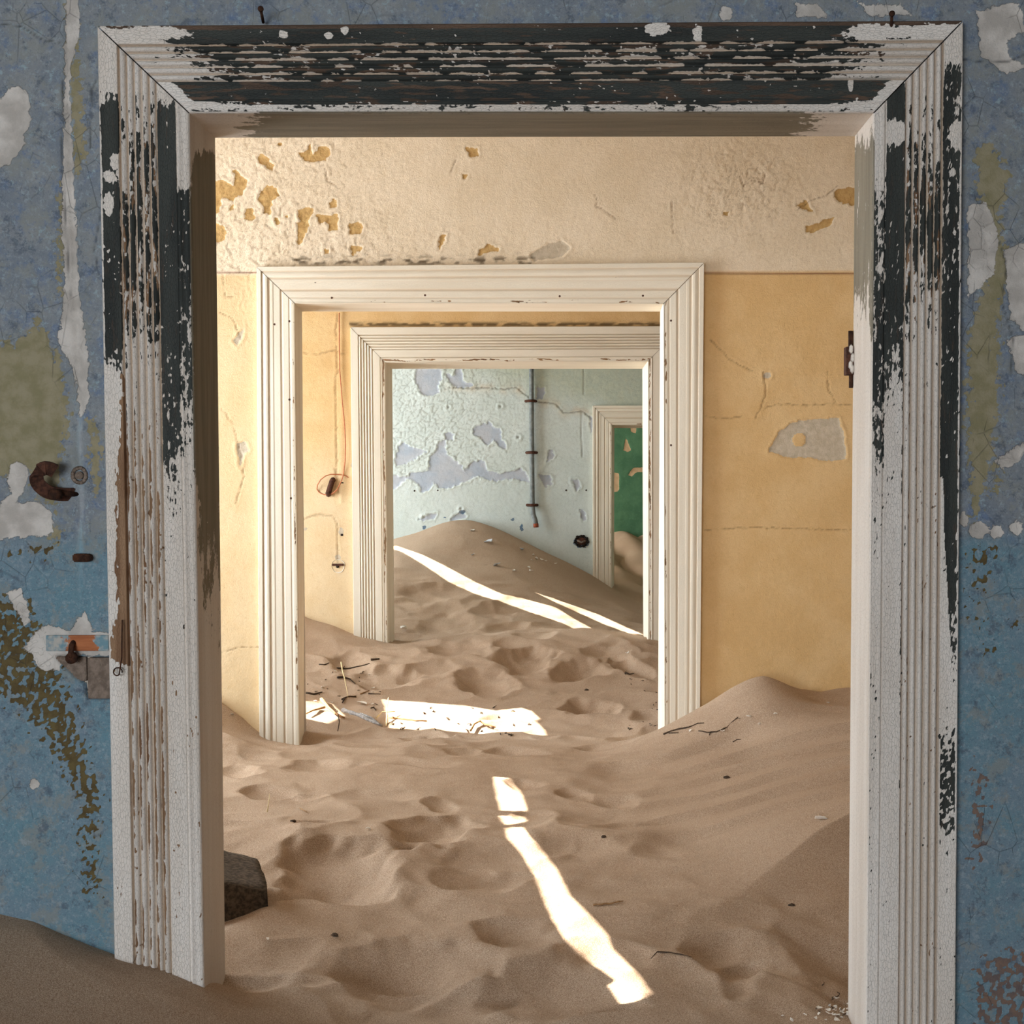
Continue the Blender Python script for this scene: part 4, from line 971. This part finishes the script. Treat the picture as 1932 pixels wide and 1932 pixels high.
path_obj('shank', [p+Vector((.030, .006, -.016)), p+Vector((.008, -.026, -.014))], .004, MAT['rust'], root)
# small clip on the chase
p = wall_pt(156, 1052, D1); root = empty('pipe_clip', p); tag(root, 'small square rusty clip on the wiring groove beside the door', 'pipe clip')
bm = bmesh.new(); add_box(bm, p.x-.011, p.x+.009, p.y-.014, p.y+.004, p.z-.006, p.z+.006); bmesh.ops.bevel(bm, geom=list(bm.edges), offset=.002, segments=2, affect='EDGES'); bm_obj('strap', bm, MAT['rust'], root)
path_obj('screw', [p+Vector((.010, -.015, 0)), p+Vector((.010, .002, 0))], .006, MAT['rust'], root)
# plugged hole
p = wall_pt(150, 897, D1); root = empty('wall_plug', p); tag(root, 'round plugged hole in the blue wall above the wiring groove', 'wall plug')
path_obj('plug', [p+Vector((0, .003, 0)), p+Vector((0, -.003, 0))], .0060, MAT['brick'], root, 12); bm = bmesh.new()
for k in range(12):
    a0 = 2*math.pi*k/12; a1 = 2*math.pi*(k+1)/12
    tube(bm, [p+Vector((math.cos(a0)*.010, -.001, math.sin(a0)*.011)), p+Vector((math.cos(a1)*.010, -.001, math.sin(a1)*.011))], .0030, 5)
bm_obj('plaster_ring', bm, MAT['brick'], root, True)
# wooden fixing block with hook, bricks exposed below
p = wall_pt(147, 1210, D1); root = empty('fixing_block', p); tag(root, 'orange wooden fixing block with flaking blue paint set in the wall', 'wood block')
xa_, xb_ = wall_pt(88, 1210, D1).x, wall_pt(206, 1210, D1).x; z0_, z1_ = wall_pt(147, 1228, D1).z, wall_pt(147, 1198, D1).z
t = NT('painted_block'); cc = t.mottle(srgb(184, 116, 76), srgb(150, 88, 56), 60, (.15, 1, 1))
xx = t.n('ShaderNodeSeparateXYZ'); t.l(t.tc.outputs['Object'], xx.inputs[0])
mid = (wall_pt(147, 1210, D1).x); band = t.math('ABSOLUTE', t.math('SUBTRACT', xx.outputs[0], mid+.006))
f = t.ramp(t.math('MULTIPLY_ADD', t.math('SUBTRACT', t.noise(120, 5, .7), .5), .05, band), .020, .024)
cc = t.mix(f, cc, t.mottle(srgb(108, 138, 148), srgb(176, 170, 162), 90)); MAT['block'] = t.done(cc, .85, t.bump(t.math('MULTIPLY', t.noise(200, 5, .6, (.2, 1, 1)), .0015), 1.0))
box_obj('block', xa_, xb_, D1-.004, D1+.03, z0_, z1_, MAT['block'], root, .0015)
hp = wall_pt(140, 1222, D1)
path_obj('hook', [hp+Vector((0, .002, .010)), hp+Vector((.000, -.012, .004)), hp+Vector((.001, -.018, -.006)), hp+Vector((.001, -.016, -.012))], .0042, MAT['rust'], root)
path_obj('bolt', [hp+Vector((.001, -.010, -.013)), hp+Vector((.001, -.019, -.014))], .0085, MAT['rust'], root, 10)
p = wall_pt(186, 1285, D1); 
b1 = box_obj('brick', wall_pt(166, 1285, D1).x, wall_pt(209, 1285, D1).x, D1-.002, D1+.03, wall_pt(186, 1318, D1).z, wall_pt(186, 1241, D1).z, MAT['brick'], wall1, .002)
b2 = box_obj('brick', wall_pt(104, 1285, D1).x, wall_pt(162, 1285, D1).x, D1+.004, D1+.03, wall_pt(186, 1286, D1).z, wall_pt(186, 1239, D1).z, MAT['brick'], wall1, .003)
# screw eye on the left casing
p = wall_pt(224, 1266, D1, .024); root = empty('wire_hook', p); tag(root, 'thin bent wire ring on the left white door casing', 'wire hook')
path_obj('ring', [p+Vector((math.cos(a)*.0055, -.001-.0008*k, math.sin(a)*.0055)) for k, a in enumerate(np.linspace(-.4, 5.6, 14))] + [p+Vector((.0065, -.006, .02)), p+Vector((.007, -.002, .075))], .0010, MAT['rust'], root, 6)
# rusted hinge leaf on the back edge of the right lining
p = W(1607, 680, D1+T1); root = empty('hinge', (float(p[0]), D1+T1, float(p[2]))); tag(root, 'rusted iron hinge on the back edge of the near right jamb', 'hinge')
hx = W(1611, 680, D1+T1)[0]; zt_, zm_, zl_, zb_ = (W(1605, y_, D1+T1)[2] for y_ in (625, 655, 708, 732)); px1 = 1/ (F/(D1+T1))
box_obj('hinge_leaf', hx-17*px1, hx+.004, D1+T1-.012, D1+T1+.010, zl_, zm_, MAT['rust_red'], root, .0015)
path_obj('knuckle', [Vector((hx-7*px1, D1+T1-.004, zl_+.010)), Vector((hx-7*px1, D1+T1-.004, zt_))], 4.6*px1, MAT['rust'], root, 12)
path_obj('hinge_pin', [Vector((hx-6*px1, D1+T1-.004, zl_+.004)), Vector((hx-6*px1, D1+T1-.004, zb_))], 4*px1, MAT['rust'], root, 10)
bm = bmesh.new()
for k, (a, b) in enumerate(((1602, 660), (1605, 676), (1601, 690), (1604, 697))):
    q = W(a, b, D1+T1); bmesh.ops.create_icosphere(bm, subdivisions=1, radius=1, matrix=Matrix.Translation((q[0]+.001, D1+T1-.012, q[2]))@Matrix.Diagonal((.004, .0015, .008, 1)))
bm_obj('paint_remnant', bm, MAT['flake'], root, True)

# copper wire, clip and socket on the third wall
wp = [(640, 590), (640, 640), (641, 700), (645, 750), (650, 800), (652, 840), (651, 870), (648, 895), (645, 905), (641, 915), (636, 924), (629, 930), (620, 934), (610, 933), (602, 929), (598, 923), (599, 915), (605, 905), (614, 898), (624, 895), (634, 895), (645, 896), (653, 898), (657, 901)]
root = empty('copper_wire', wall_pt(640, 590, D3)); tag(root, 'thin copper wire hanging down the apricot wall into a loop', 'wire')
path_obj('strand', [wall_pt(a, b, D3, .012+.012*math.sin(i*.8)*(i > 6)) for i, (a, b) in enumerate(wp)], .0022, MAT['copper'], root, 6)
def rust_clip(px, py, Y, w, h, ang, lab):
    p = wall_pt(px, py, Y); root = empty('pipe_clip', p); tag(root, lab, 'pipe clip')
    d = Vector((math.cos(ang), 0, math.sin(ang)))
    bm = bmesh.new(); tube(bm, [p-d*h*.5+Vector((0, .002, 0)), p-d*h*.45+Vector((0, -.012, 0)), p+Vector((0, -.016, 0)), p+d*h*.42+Vector((0, -.014, 0)), p+d*h*.5+Vector((0, .002, 0))], w*.5, 8); bm_obj('strap', bm, MAT['rust_red'], root, True)
    q = p-d*h*.3; path_obj('screw', [q+Vector((0, -.010, 0)), q+Vector((0, -.024, 0))], w*.34, MAT['rust'], root, 8)
    q = p+d*h*.3; path_obj('opening', [q+Vector((0, -.012, 0)), q+Vector((0, -.0235, 0))], w*.3, MAT['hole'], root, 8)
    return root
rust_clip(624, 919, D3, .024, .062, 1.25, 'rusty pipe clip inside the copper wire loop on apricot wall')
p = wall_pt(645, 911, D3); root = empty('wall_hole', p); tag(root, 'small dark nail hole right of the copper wire loop', 'hole'); bm = bmesh.new(); bmesh.ops.create_icosphere(bm, subdivisions=2, radius=1, matrix=Matrix.Translation(p)@Matrix.Diagonal((.010, .003, .007, 1))); bm_obj('recess', bm, MAT['hole'], root, True)
p = wall_pt(638, 1068, D3); root = empty('socket_recess', p); tag(root, 'broken round electrical socket recess on the apricot wall', 'socket')
bm = bmesh.new()
R = .027
ring = [bm.verts.new(p+Vector((math.cos(a)*R*(1+.07*math.sin(3*a)), -.002, math.sin(a)*R*1.05))) for a in np.linspace(0, 2*math.pi, 25)[:-1]]
rin = [bm.verts.new(p+Vector((math.cos(a)*R*.8, .004, math.sin(a)*R*.8))) for a in np.linspace(0, 2*math.pi, 25)[:-1]]
for k in range(24): bm.faces.new([ring[k], ring[(k+1) % 24], rin[(k+1) % 24], rin[k]])
bm.faces.new(rin); bm_obj('gypsum_ring', bm, MAT['socket_white'], root)
box_obj('metal_bar', p.x-.024, p.x+.022, p.y-.006, p.y+.002, p.z+.001, p.z+.010, MAT['rust_red'], root, .001)
path_obj('hole', [p+Vector((-.002, -.004, -.002)), p+Vector((-.002, .003, -.002))], .0065, MAT['hole'], root, 10)
p = wall_pt(645, 1009, D3); root = empty('wall_hole', p); tag(root, 'small square hole above the socket on the apricot wall', 'hole'); box_obj('recess', p.x-.005, p.x+.005, p.y-.001, p.y+.004, p.z-.005, p.z+.004, MAT['hole'], root)

# conduit with three clips on the mint wall
root = empty('conduit_pipe', wall_pt(1003, 690, D4)); tag(root, 'grey conduit pipe hanging down the peeling mint wall', 'pipe')
cp_ = [(1002, 640), (1002.5, 700), (1003, 800), (1004, 900), (1004.5, 955), (1006, 970), (1010, 982), (1011, 990)]
path_obj('tube', [wall_pt(a, b, D4, .022 if b < 960 else .035) for a, b in cp_], .0128, MAT['pipe'], root, 12)
path_obj('rusty_end', [wall_pt(1011, 988, D4, .036), wall_pt(1011.5, 995, D4, .038)], .0140, plain('red_rust', srgb(160, 84, 58), srgb(124, 62, 44), 120), root, 10)
for (px, py, w_) in ((1001.5, 757, 'top'), (1003, 854, 'middle'), (1004, 953, 'lowest')):
    p = wall_pt(px, py, D4); cr = empty('pipe_clip', p); tag(cr, '%s rusty strap holding the grey conduit on the mint wall' % {'top': 'topmost', 'middle': 'middle', 'lowest': 'lowest'}[w_], 'pipe clip', 'straps on the grey conduit')
    bm = bmesh.new(); tube(bm, [p+Vector((-.028, .002, 0)), p+Vector((-.024, -.006, 0)), p+Vector((-.013, -.034, 0)), p+Vector((.013, -.037, 0)), p+Vector((.024, -.006, 0)), p+Vector((.028, .002, 0))], .0075, 8); bm_obj('strap', bm, MAT['rust_red'], cr, True)
# broken socket on the mint wall
p = wall_pt(1097, 1021, D4); root = empty('socket_recess', p); tag(root, 'broken rusty socket hole on the mint wall beside the far door', 'socket')
bm = bmesh.new()
for k in range(18):
    a0 = 2*math.pi*k/18; a1 = 2*math.pi*(k+1)/18
    tube(bm, [p+Vector((math.cos(a0)*.034, -.001, math.sin(a0)*.028)), p+Vector((math.cos(a1)*.034, -.001, math.sin(a1)*.028))], .006+.003*math.sin(k*2.3), 6)
bm_obj('rim', bm, MAT['hole'], root, True)
bm = bmesh.new(); bmesh.ops.create_icosphere(bm, subdivisions=2, radius=1, matrix=Matrix.Translation(p+Vector((0, .004, 0)))@Matrix.Diagonal((.033, .008, .027, 1))); bm_obj('rusty_box', bm, MAT['rust_red'], root, True)
path_obj('bracket', [p+Vector((-.022, -.008, .004)), p+Vector((0, -.010, -.006)), p+Vector((.022, -.008, .002))], .005, MAT['brick'], root)
for i, (px, py) in enumerate(((782, 926), (826, 925), (1068, 925), (1093, 925), (1106, 925))):
    p = wall_pt(px, py, D4); root = tag(empty('wall_hole', p), ['leftmost of the two small holes low on the mint wall', 'second small hole low on the mint wall under peeled patch', 'first of three small holes between conduit and far door', 'middle of three small holes between conduit and far door', 'last of three small holes nearest the far door casing'][i], 'hole')
    bm = bmesh.new(); bmesh.ops.create_icosphere(bm, subdivisions=1, radius=1, matrix=Matrix.Translation(p)@Matrix.Diagonal((.0055, .003, .0055, 1))); bm_obj('recess', bm, MAT['hole'], root, True)
# nail holes on the middle door casing (parts of it)
for (px, py) in ((595, 532), (626, 562), (802, 557), (870, 527), (1056, 559), (1162, 525), (1213, 558), (546, 754), (546, 606), (549, 940), (1266, 605), (1266, 840), (518, 612)):
    p = wall_pt(px, py, D2, DOORS[2]['h']-.0025); bm = bmesh.new(); tube(bm, [p+Vector((0, .003, 0)), p+Vector((0, -.0008, 0))], .0034, 8); bm_obj('nail_hole', bm, MAT['rust_red'], DOOR_ROOT[2])

# ------------------------------------------------------------------ loose things lying on the sand
# broken concrete block behind the left jamb
pb = S(470, 1712)
root = empty('concrete_block', Vector(pb)); tag(root, 'rough dark concrete block half buried behind the left jamb', 'concrete block')
tp = [W(425, 1668, 2.62), W(508, 1683, 2.55), W(512, 1704, 2.52), W(425, 1737, 2.44)]
a_ = np.array(W(380, 1660, 2.60)); b_ = np.array(W(507, 1682, 2.60)); bot = np.array(W(511, 1702, 2.585))
bm = bmesh.new()
top = [Vector(a_), Vector(b_), Vector(b_)+Vector((-.06, .20, .01)), Vector(a_)+Vector((-.05, .20, .012))]
low = [v+Vector((.004, -.01, -.11)) for v in top]
vv = [bm.verts.new(v) for v in top+low]
for f in ((0, 1, 2, 3), (7, 6, 5, 4), (0, 4, 5, 1), (1, 5, 6, 2), (2, 6, 7, 3), (3, 7, 4, 0)): bm.faces.new([vv[k] for k in f])
bmesh.ops.subdivide_edges(bm, edges=list(bm.edges), cuts=7, use_grid_fill=True)
for v in bm.verts:
    n = fbm(np.array([v.co.x*30]), np.array([v.co.z*30+v.co.y*22]), 5, 3)[0]; v.co += Vector((n*.006, n*.006, n*.003))
bm_obj('block', bm, MAT['stone'], root, True)

rnd = random.Random(4)
def sand_path(pts, lift):
    out = []
    for i, (px, py) in enumerate(pts):
        q = S(px, py); l = lift[i] if hasattr(lift, '__len__') else lift
        out.append(Vector((q[0], q[1], q[2]+l)))
    return out
def twig(name, pts, r, mat, label, cat='twig', lift=.003, branches=(), group=None):
    lf = list(lift) if hasattr(lift, '__len__') else [lift]*len(pts)
    q, ql = [], []
    for i in range(len(pts)-1):
        m = max(1, int(math.hypot(pts[i+1][0]-pts[i][0], pts[i+1][1]-pts[i][1])/7))
        for k in range(m):
            f = k/m; j = 0 if (i == 0 and k == 0) else .9
            q.append((pts[i][0]*(1-f)+pts[i+1][0]*f+rnd.uniform(-j, j), pts[i][1]*(1-f)+pts[i+1][1]*f+rnd.uniform(-j, j)*.6)); ql.append(lf[i]*(1-f)+lf[i+1]*f)
    q.append(pts[-1]); ql.append(lf[-1])
    r = r*.8
    P = sand_path(q, ql); root = empty(name, P[0]); tag(root, label, cat, group)
    n = len(P); path_obj('stem', P, [r*(1-.55*i/max(1, n-1))*rnd.uniform(.75, 1.2) for i in range(n)], mat, root, 6)
    for b in branches: 
        Q = sand_path(b, lift); path_obj('side_shoot', Q, [r*.7, r*.4, r*.3][:len(Q)] if len(Q) <= 3 else r*.5, mat, root, 5)
    return root
twig('twig', [(1252, 1387), (1275, 1378), (1300, 1374), (1316, 1366), (1328, 1366)], .0035, MAT['twig'], 'dark forked twig at the foot of the middle right jamb', branches=[[(1262, 1385), (1280, 1384)]])
twig('twig', [(1318, 1381), (1335, 1384), (1352, 1382), (1372, 1374), (1386, 1360), (1392, 1355)], .0030, MAT['twig'], 'long dark twig on the sand right of the middle jamb', branches=[[(1340, 1384), (1338, 1389)], [(1388, 1358), (1397, 1358)]])
twig('stick', [(1120, 1710), (1150, 1708), (1176, 1703)], .0028, MAT['twig_tan'], 'straight tan stick right of the long sunlit strip', 'stick')
twig('twig', [(1240, 1799), (1262, 1800), (1285, 1804), (1305, 1809)], .0018, MAT['twig'], 'thin curved grey twig low at the right of the sunlit strip', 'twig', branches=[[(1240, 1799), (1228, 1812)]])
twig('twig', [(1383, 1402), (1390, 1398), (1398, 1397)], .0032, MAT['twig'], 'small curled brown bark piece on the rippled slope', 'twig')
twig('twig', [(607, 1325), (620, 1340), (632, 1351), (645, 1357)], .0085, MAT['twig_tan'], 'thick brown twig lying across the left end of the sunlit patch', branches=[[(612, 1340), (590, 1346), (578, 1352)], [(632, 1351), (650, 1360)]], lift=.010)
twig('straw', [(644, 1280), (650, 1300), (657, 1320)], .0032, MAT['straw'], 'pale straw stalk standing in the sand behind the middle left jamb', 'straw', lift=[.06, .035, .0])
twig('twig', [(637, 1281), (648, 1280), (660, 1284), (670, 1293)], .005, MAT['twig'], 'dark crooked twig behind the pale straw stalk', lift=.006)
twig('driftwood', [(648, 1343), (680, 1353), (700, 1362), (720, 1371)], .012, MAT['dead_grey'], 'bleached grey driftwood at the edge of the sunlit patch', 'driftwood', lift=.004, branches=[[(680, 1350), (700, 1356), (716, 1368)]])
twig('twig', [(735, 1356), (760, 1358), (785, 1361), (805, 1362)], .0055, MAT['twig_tan'], 'thin brown stalk across the sunlit patch in the middle room', lift=.003)
twig('twig', [(636, 1262), (655, 1263), (680, 1258), (697, 1253)], .0045, MAT['twig'], 'dark twig on the sand slope behind the middle left jamb', lift=.003, branches=[[(646, 1263), (650, 1258)]])
twig('twig', [(602, 1255), (612, 1256), (621, 1252)], .004, MAT['twig'], 'short dark twig in the middle room near the left jamb', lift=.003)
twig('twig', [(700, 1247), (708, 1246), (716, 1245)], .006, MAT['twig'], 'dark leaf scrap on the sand below the third door jamb', lift=.004)
twig('twig', [(577, 1309), (592, 1311), (608, 1307)], .006, MAT['twig'], 'flat dark stick against the back of the middle left jamb', lift=.003)
twig('twig', [(680, 1311), (690, 1307), (697, 1304)], .005, MAT['twig_tan'], 'brown bark scrap above the sunlit patch', lift=.003)
twig('twig', [(695, 1310), (706, 1311), (718, 1311)], .004, MAT['twig'], 'short black stick above the left corner of the sunlit patch', lift=.003)
twig('twig', [(645, 1322), (652, 1318), (660, 1316), (672, 1317)], .006, MAT['twig'], 'dark root knot between the two sunlit patches', lift=.004, branches=[[(650, 1320), (646, 1328)]])
twig('twig', [(700, 1338), (705, 1336), (709, 1342)], .004, MAT['twig'], 'dark forked scrap in the shade between sunlit patches', lift=.004)
twig('twig', [(638, 1365), (640, 1373), (637, 1380)], .0035, MAT['twig'], 'small upright black twig near the foot of the middle left jamb', lift=[.03, .02, 0], branches=[[(632, 1364), (640, 1366)]])
twig('twig', [(888, 1384), (894, 1372), (905, 1366), (915, 1372), (935, 1378)], .005, MAT['twig_tan'], 'curved brown stalk in the right half of the sunlit patch', lift=.010)
twig('straw', [(710, 1361), (722, 1350), (745, 1349)], .003, MAT['straw'], 'pale bent straw at the left corner of the sunlit patch', 'straw', lift=.012)
twig('straw', [(729, 1370), (731, 1350), (733, 1343)], .003, MAT['straw'], 'pale straw standing against the sunlit patch', 'straw', lift=[0, .03, .05])
twig('twig', [(1180, 1270), (1187, 1274), (1196, 1272)], .004, MAT['twig'], 'dark twig scrap near the right jamb in the middle room', lift=.003)
twig('twig', [(566, 1528), (574, 1533), (580, 1536)], .0022, MAT['twig_tan'], 'tiny brown stem on the ridge right of the near left jamb', lift=.004)
twig('twig', [(504, 1532), (507, 1526), (509, 1522)], .0016, MAT['straw'], 'tiny upright grass stem beside the near left jamb', 'grass stem', lift=[0, .02, .03])
for i, (px, py, lab) in enumerate(((1371, 1469, 'small dark stone on the rippled right slope'), (631, 1766, 'small dark pebble at the foot of the left hollow'), (1139, 1580, 'dark crumb right of the sunlit strip, beside the ridge'), (1493, 1710, 'dark pebble in the shaded slope by the right jamb'), (553, 1551, 'black shell-like crumb on the ridge right of the near left jamb'), (1107, 1303, 'small dark crumb on the dune in the middle room'))):
    q = S(px, py); r = (.0065, .005, .004, .005, .005, .006)[i]
    root = empty('pebble', Vector(q)); tag(root, lab, 'pebble'); bm = bmesh.new()
    bmesh.ops.create_icosphere(bm, subdivisions=2, radius=1, matrix=Matrix.Translation((q[0], q[1], q[2]+r*.3))@Matrix.Diagonal((r*1.4, r, r*.8, 1)))
    for v in bm.verts: v.co += Vector((rnd.uniform(-1, 1), rnd.uniform(-1, 1), rnd.uniform(-1, 1)))*r*.18
    bm_obj('stone', bm, MAT['twig'], root, True)
def flake(px, py, w, l, mat, label, group, tilt=.35, name='paint_flake'):
    q = S(px, py); n = rnd.randint(6, 8); a0 = rnd.random()*6.28
    bm = bmesh.new(); tp_, lw = [], []
    R = Matrix.Rotation(rnd.uniform(0, 6.28), 3, 'Z') @ Matrix.Rotation(rnd.uniform(-tilt, tilt)-.25, 3, 'X') @ Matrix.Rotation(rnd.uniform(-tilt, tilt), 3, 'Y')
    for k in range(n):
        a = a0+2*math.pi*k/n; rr = rnd.uniform(.7, 1.15)
        v = Vector((math.cos(a)*w*rr, math.sin(a)*l*rr, 0)); v.z = 3.0*(v.x*v.x)/max(w, .001)*.25
        v = R @ v
        p = Vector(q)+v+Vector((0, 0, .25*w+.002)); tp_.append(bm.verts.new(p)); lw.append(bm.verts.new(p-Vector((0, 0, .0007))))
    bm.faces.new(tp_); bm.faces.new(lw[::-1])
    for k in range(n): bm.faces.new([tp_[k], lw[k], lw[(k+1) % n], tp_[(k+1) % n]])
    o = bm_obj(name, bm, mat); tag(o, label, 'paint flake', group); return o
px_m = lambda Y: Y/F
for (px, py, w, h, lab) in ((921, 1025, 7, 6, 'larger pale grey paint flake on the far dune under the conduit'), (937, 1069, 7, 4, 'pale grey paint flake just above the far sunlit strip'), (892, 1003, 4, 3, 'small white paint flake near the crest of the far dune'), (984, 1038, 4, 3, 'white paint flake on the far dune right of the grey ones'), (893, 1048, 3, 2, 'tiny grey flake left on the far dune')):
    flake(px, py, w*px_m(7.6), h*px_m(7.6)*2.0, MAT['flake_grey'] if 'grey' in lab else MAT['flake'], lab, 'flakes on the far dune')
for (px, py, w, h) in ((1006, 1049, 4, 2), (1012, 1055, 4, 2), (1022, 1058, 5, 2), (1003, 1058, 2, 2), (1049, 1065, 4, 2), (998, 1072, 3, 2), (1002, 1079, 4, 3), (970, 1078, 3, 2), (1030, 1060, 3, 1.5)):
    flake(px, py, w*px_m(7.6), h*px_m(7.6)*1.6, MAT['flake'], 'tiny white paint flake scattered on the far dune below the conduit', 'tiny flakes on the far dune')
for (px, py, w, h, lab) in ((1412, 1355, 6, 3, 'white paint flake on the slope right of the dark twigs'), (1463, 1349, 4, 2, 'small white paint flake high on the right slope'), (1364, 1382, 5, 2, 'white paint flake just right of the long dark twig'), (1433, 1368, 3, 2, 'tiny white flake between two larger ones on the right slope'), (1303, 1380, 4, 2, 'white flake beside the middle right jamb'), (1548, 1548, 8, 6, 'single large white paint flake on the rippled slope by the near jamb'), (694, 1567, 5, 3, 'white flake in the hollow left of centre'), (438, 1350, 3, 2, 'tiny cream flake at the wall left of the middle door'), (495, 1384, 4, 3, 'cream flake at the foot of the middle left jamb'), (1562, 1328, 3, 2, 'tiny cream flake near the top of the right drift'), (505, 1774, 3, 2, 'tiny cream flake on the sand by the near left jamb'), (1184, 1234, 4, 2, 'small white flake by the dune near the third right jamb'), (762, 1189, 8, 4, 'pale curled plaster shard behind the third left jamb'), (684, 1330, 7, 6, 'cream curled shell fragment between the sunlit patches')):
    Y_ = S(px, py)[1]; flake(px, py, w*px_m(Y_), h*px_m(Y_)*2.0, MAT['flake'], lab, 'loose paint flakes')
for k in range(34):
    px = rnd.uniform(1535, 1606); py = 1928-abs(rnd.gauss(0, 20))-(px-1535)*.15
    if k < 10: px, py = rnd.uniform(1470, 1600), rnd.uniform(1905, 1931)
    w = rnd.uniform(2.0, 5.5)*px_m(2.3); flake(px, py, w, w*rnd.uniform(.6, 1.9), MAT['flake'], 'cream paint flake in the litter at the foot of the near right jamb', 'litter at the near right jamb', .6)
for k in range(10):
    px = rnd.uniform(1545, 1600); py = rnd.uniform(1862, 1925); dx, dy = rnd.uniform(-9, 9), rnd.uniform(-6, 6)
    twig('twig', [(px, py), (px+dx*.5+2, py+dy*.5), (px+dx, py+dy)], .0012, MAT['twig'], 'tiny dark twig in the litter at the foot of the near right jamb', 'twig', lift=.003, group='litter twigs at the near right jamb')
for k in range(26):
    px = rnd.uniform(580, 720); py = rnd.uniform(1262, 1345); Y_ = S(px, py)[1]; w = rnd.uniform(1.2, 3)*px_m(Y_)
    if k % 2: flake(px, py, w, w*1.8, MAT['flake'], 'tiny pale scrap scattered in the sand behind the middle left jamb', 'scraps behind the middle left jamb')
    else: twig('twig', [(px, py), (px+rnd.uniform(-6, 6), py+rnd.uniform(-3, 3))], .0022, MAT['twig'], 'tiny dark twig scattered in the sand behind the middle left jamb', 'twig', lift=.003, group='twig scraps behind the middle left jamb')
for k in range(26):
    px = rnd.uniform(735, 1000); py = rnd.uniform(1332, 1390); 
    twig('twig', [(px, py), (px+rnd.uniform(-4, 4), py+rnd.uniform(-4, 4)), (px+rnd.uniform(-6, 6), py+rnd.uniform(-4, 4))], .0026, MAT['twig'], 'tiny dark twig crumb lying in the sunlit patch of the middle room', 'twig', lift=.003, group='crumbs in the sunlit patch')
for k in range(20):
    px = rnd.uniform(1180, 1245); py = rnd.uniform(1270, 1385); 
    twig('twig', [(px, py), (px+rnd.uniform(-5, 5), py+rnd.uniform(-3, 3))], .0022, MAT['twig'], 'tiny dark twig crumb in the middle room beside the right jamb', 'twig', lift=.003, group='crumbs beside the middle right jamb')
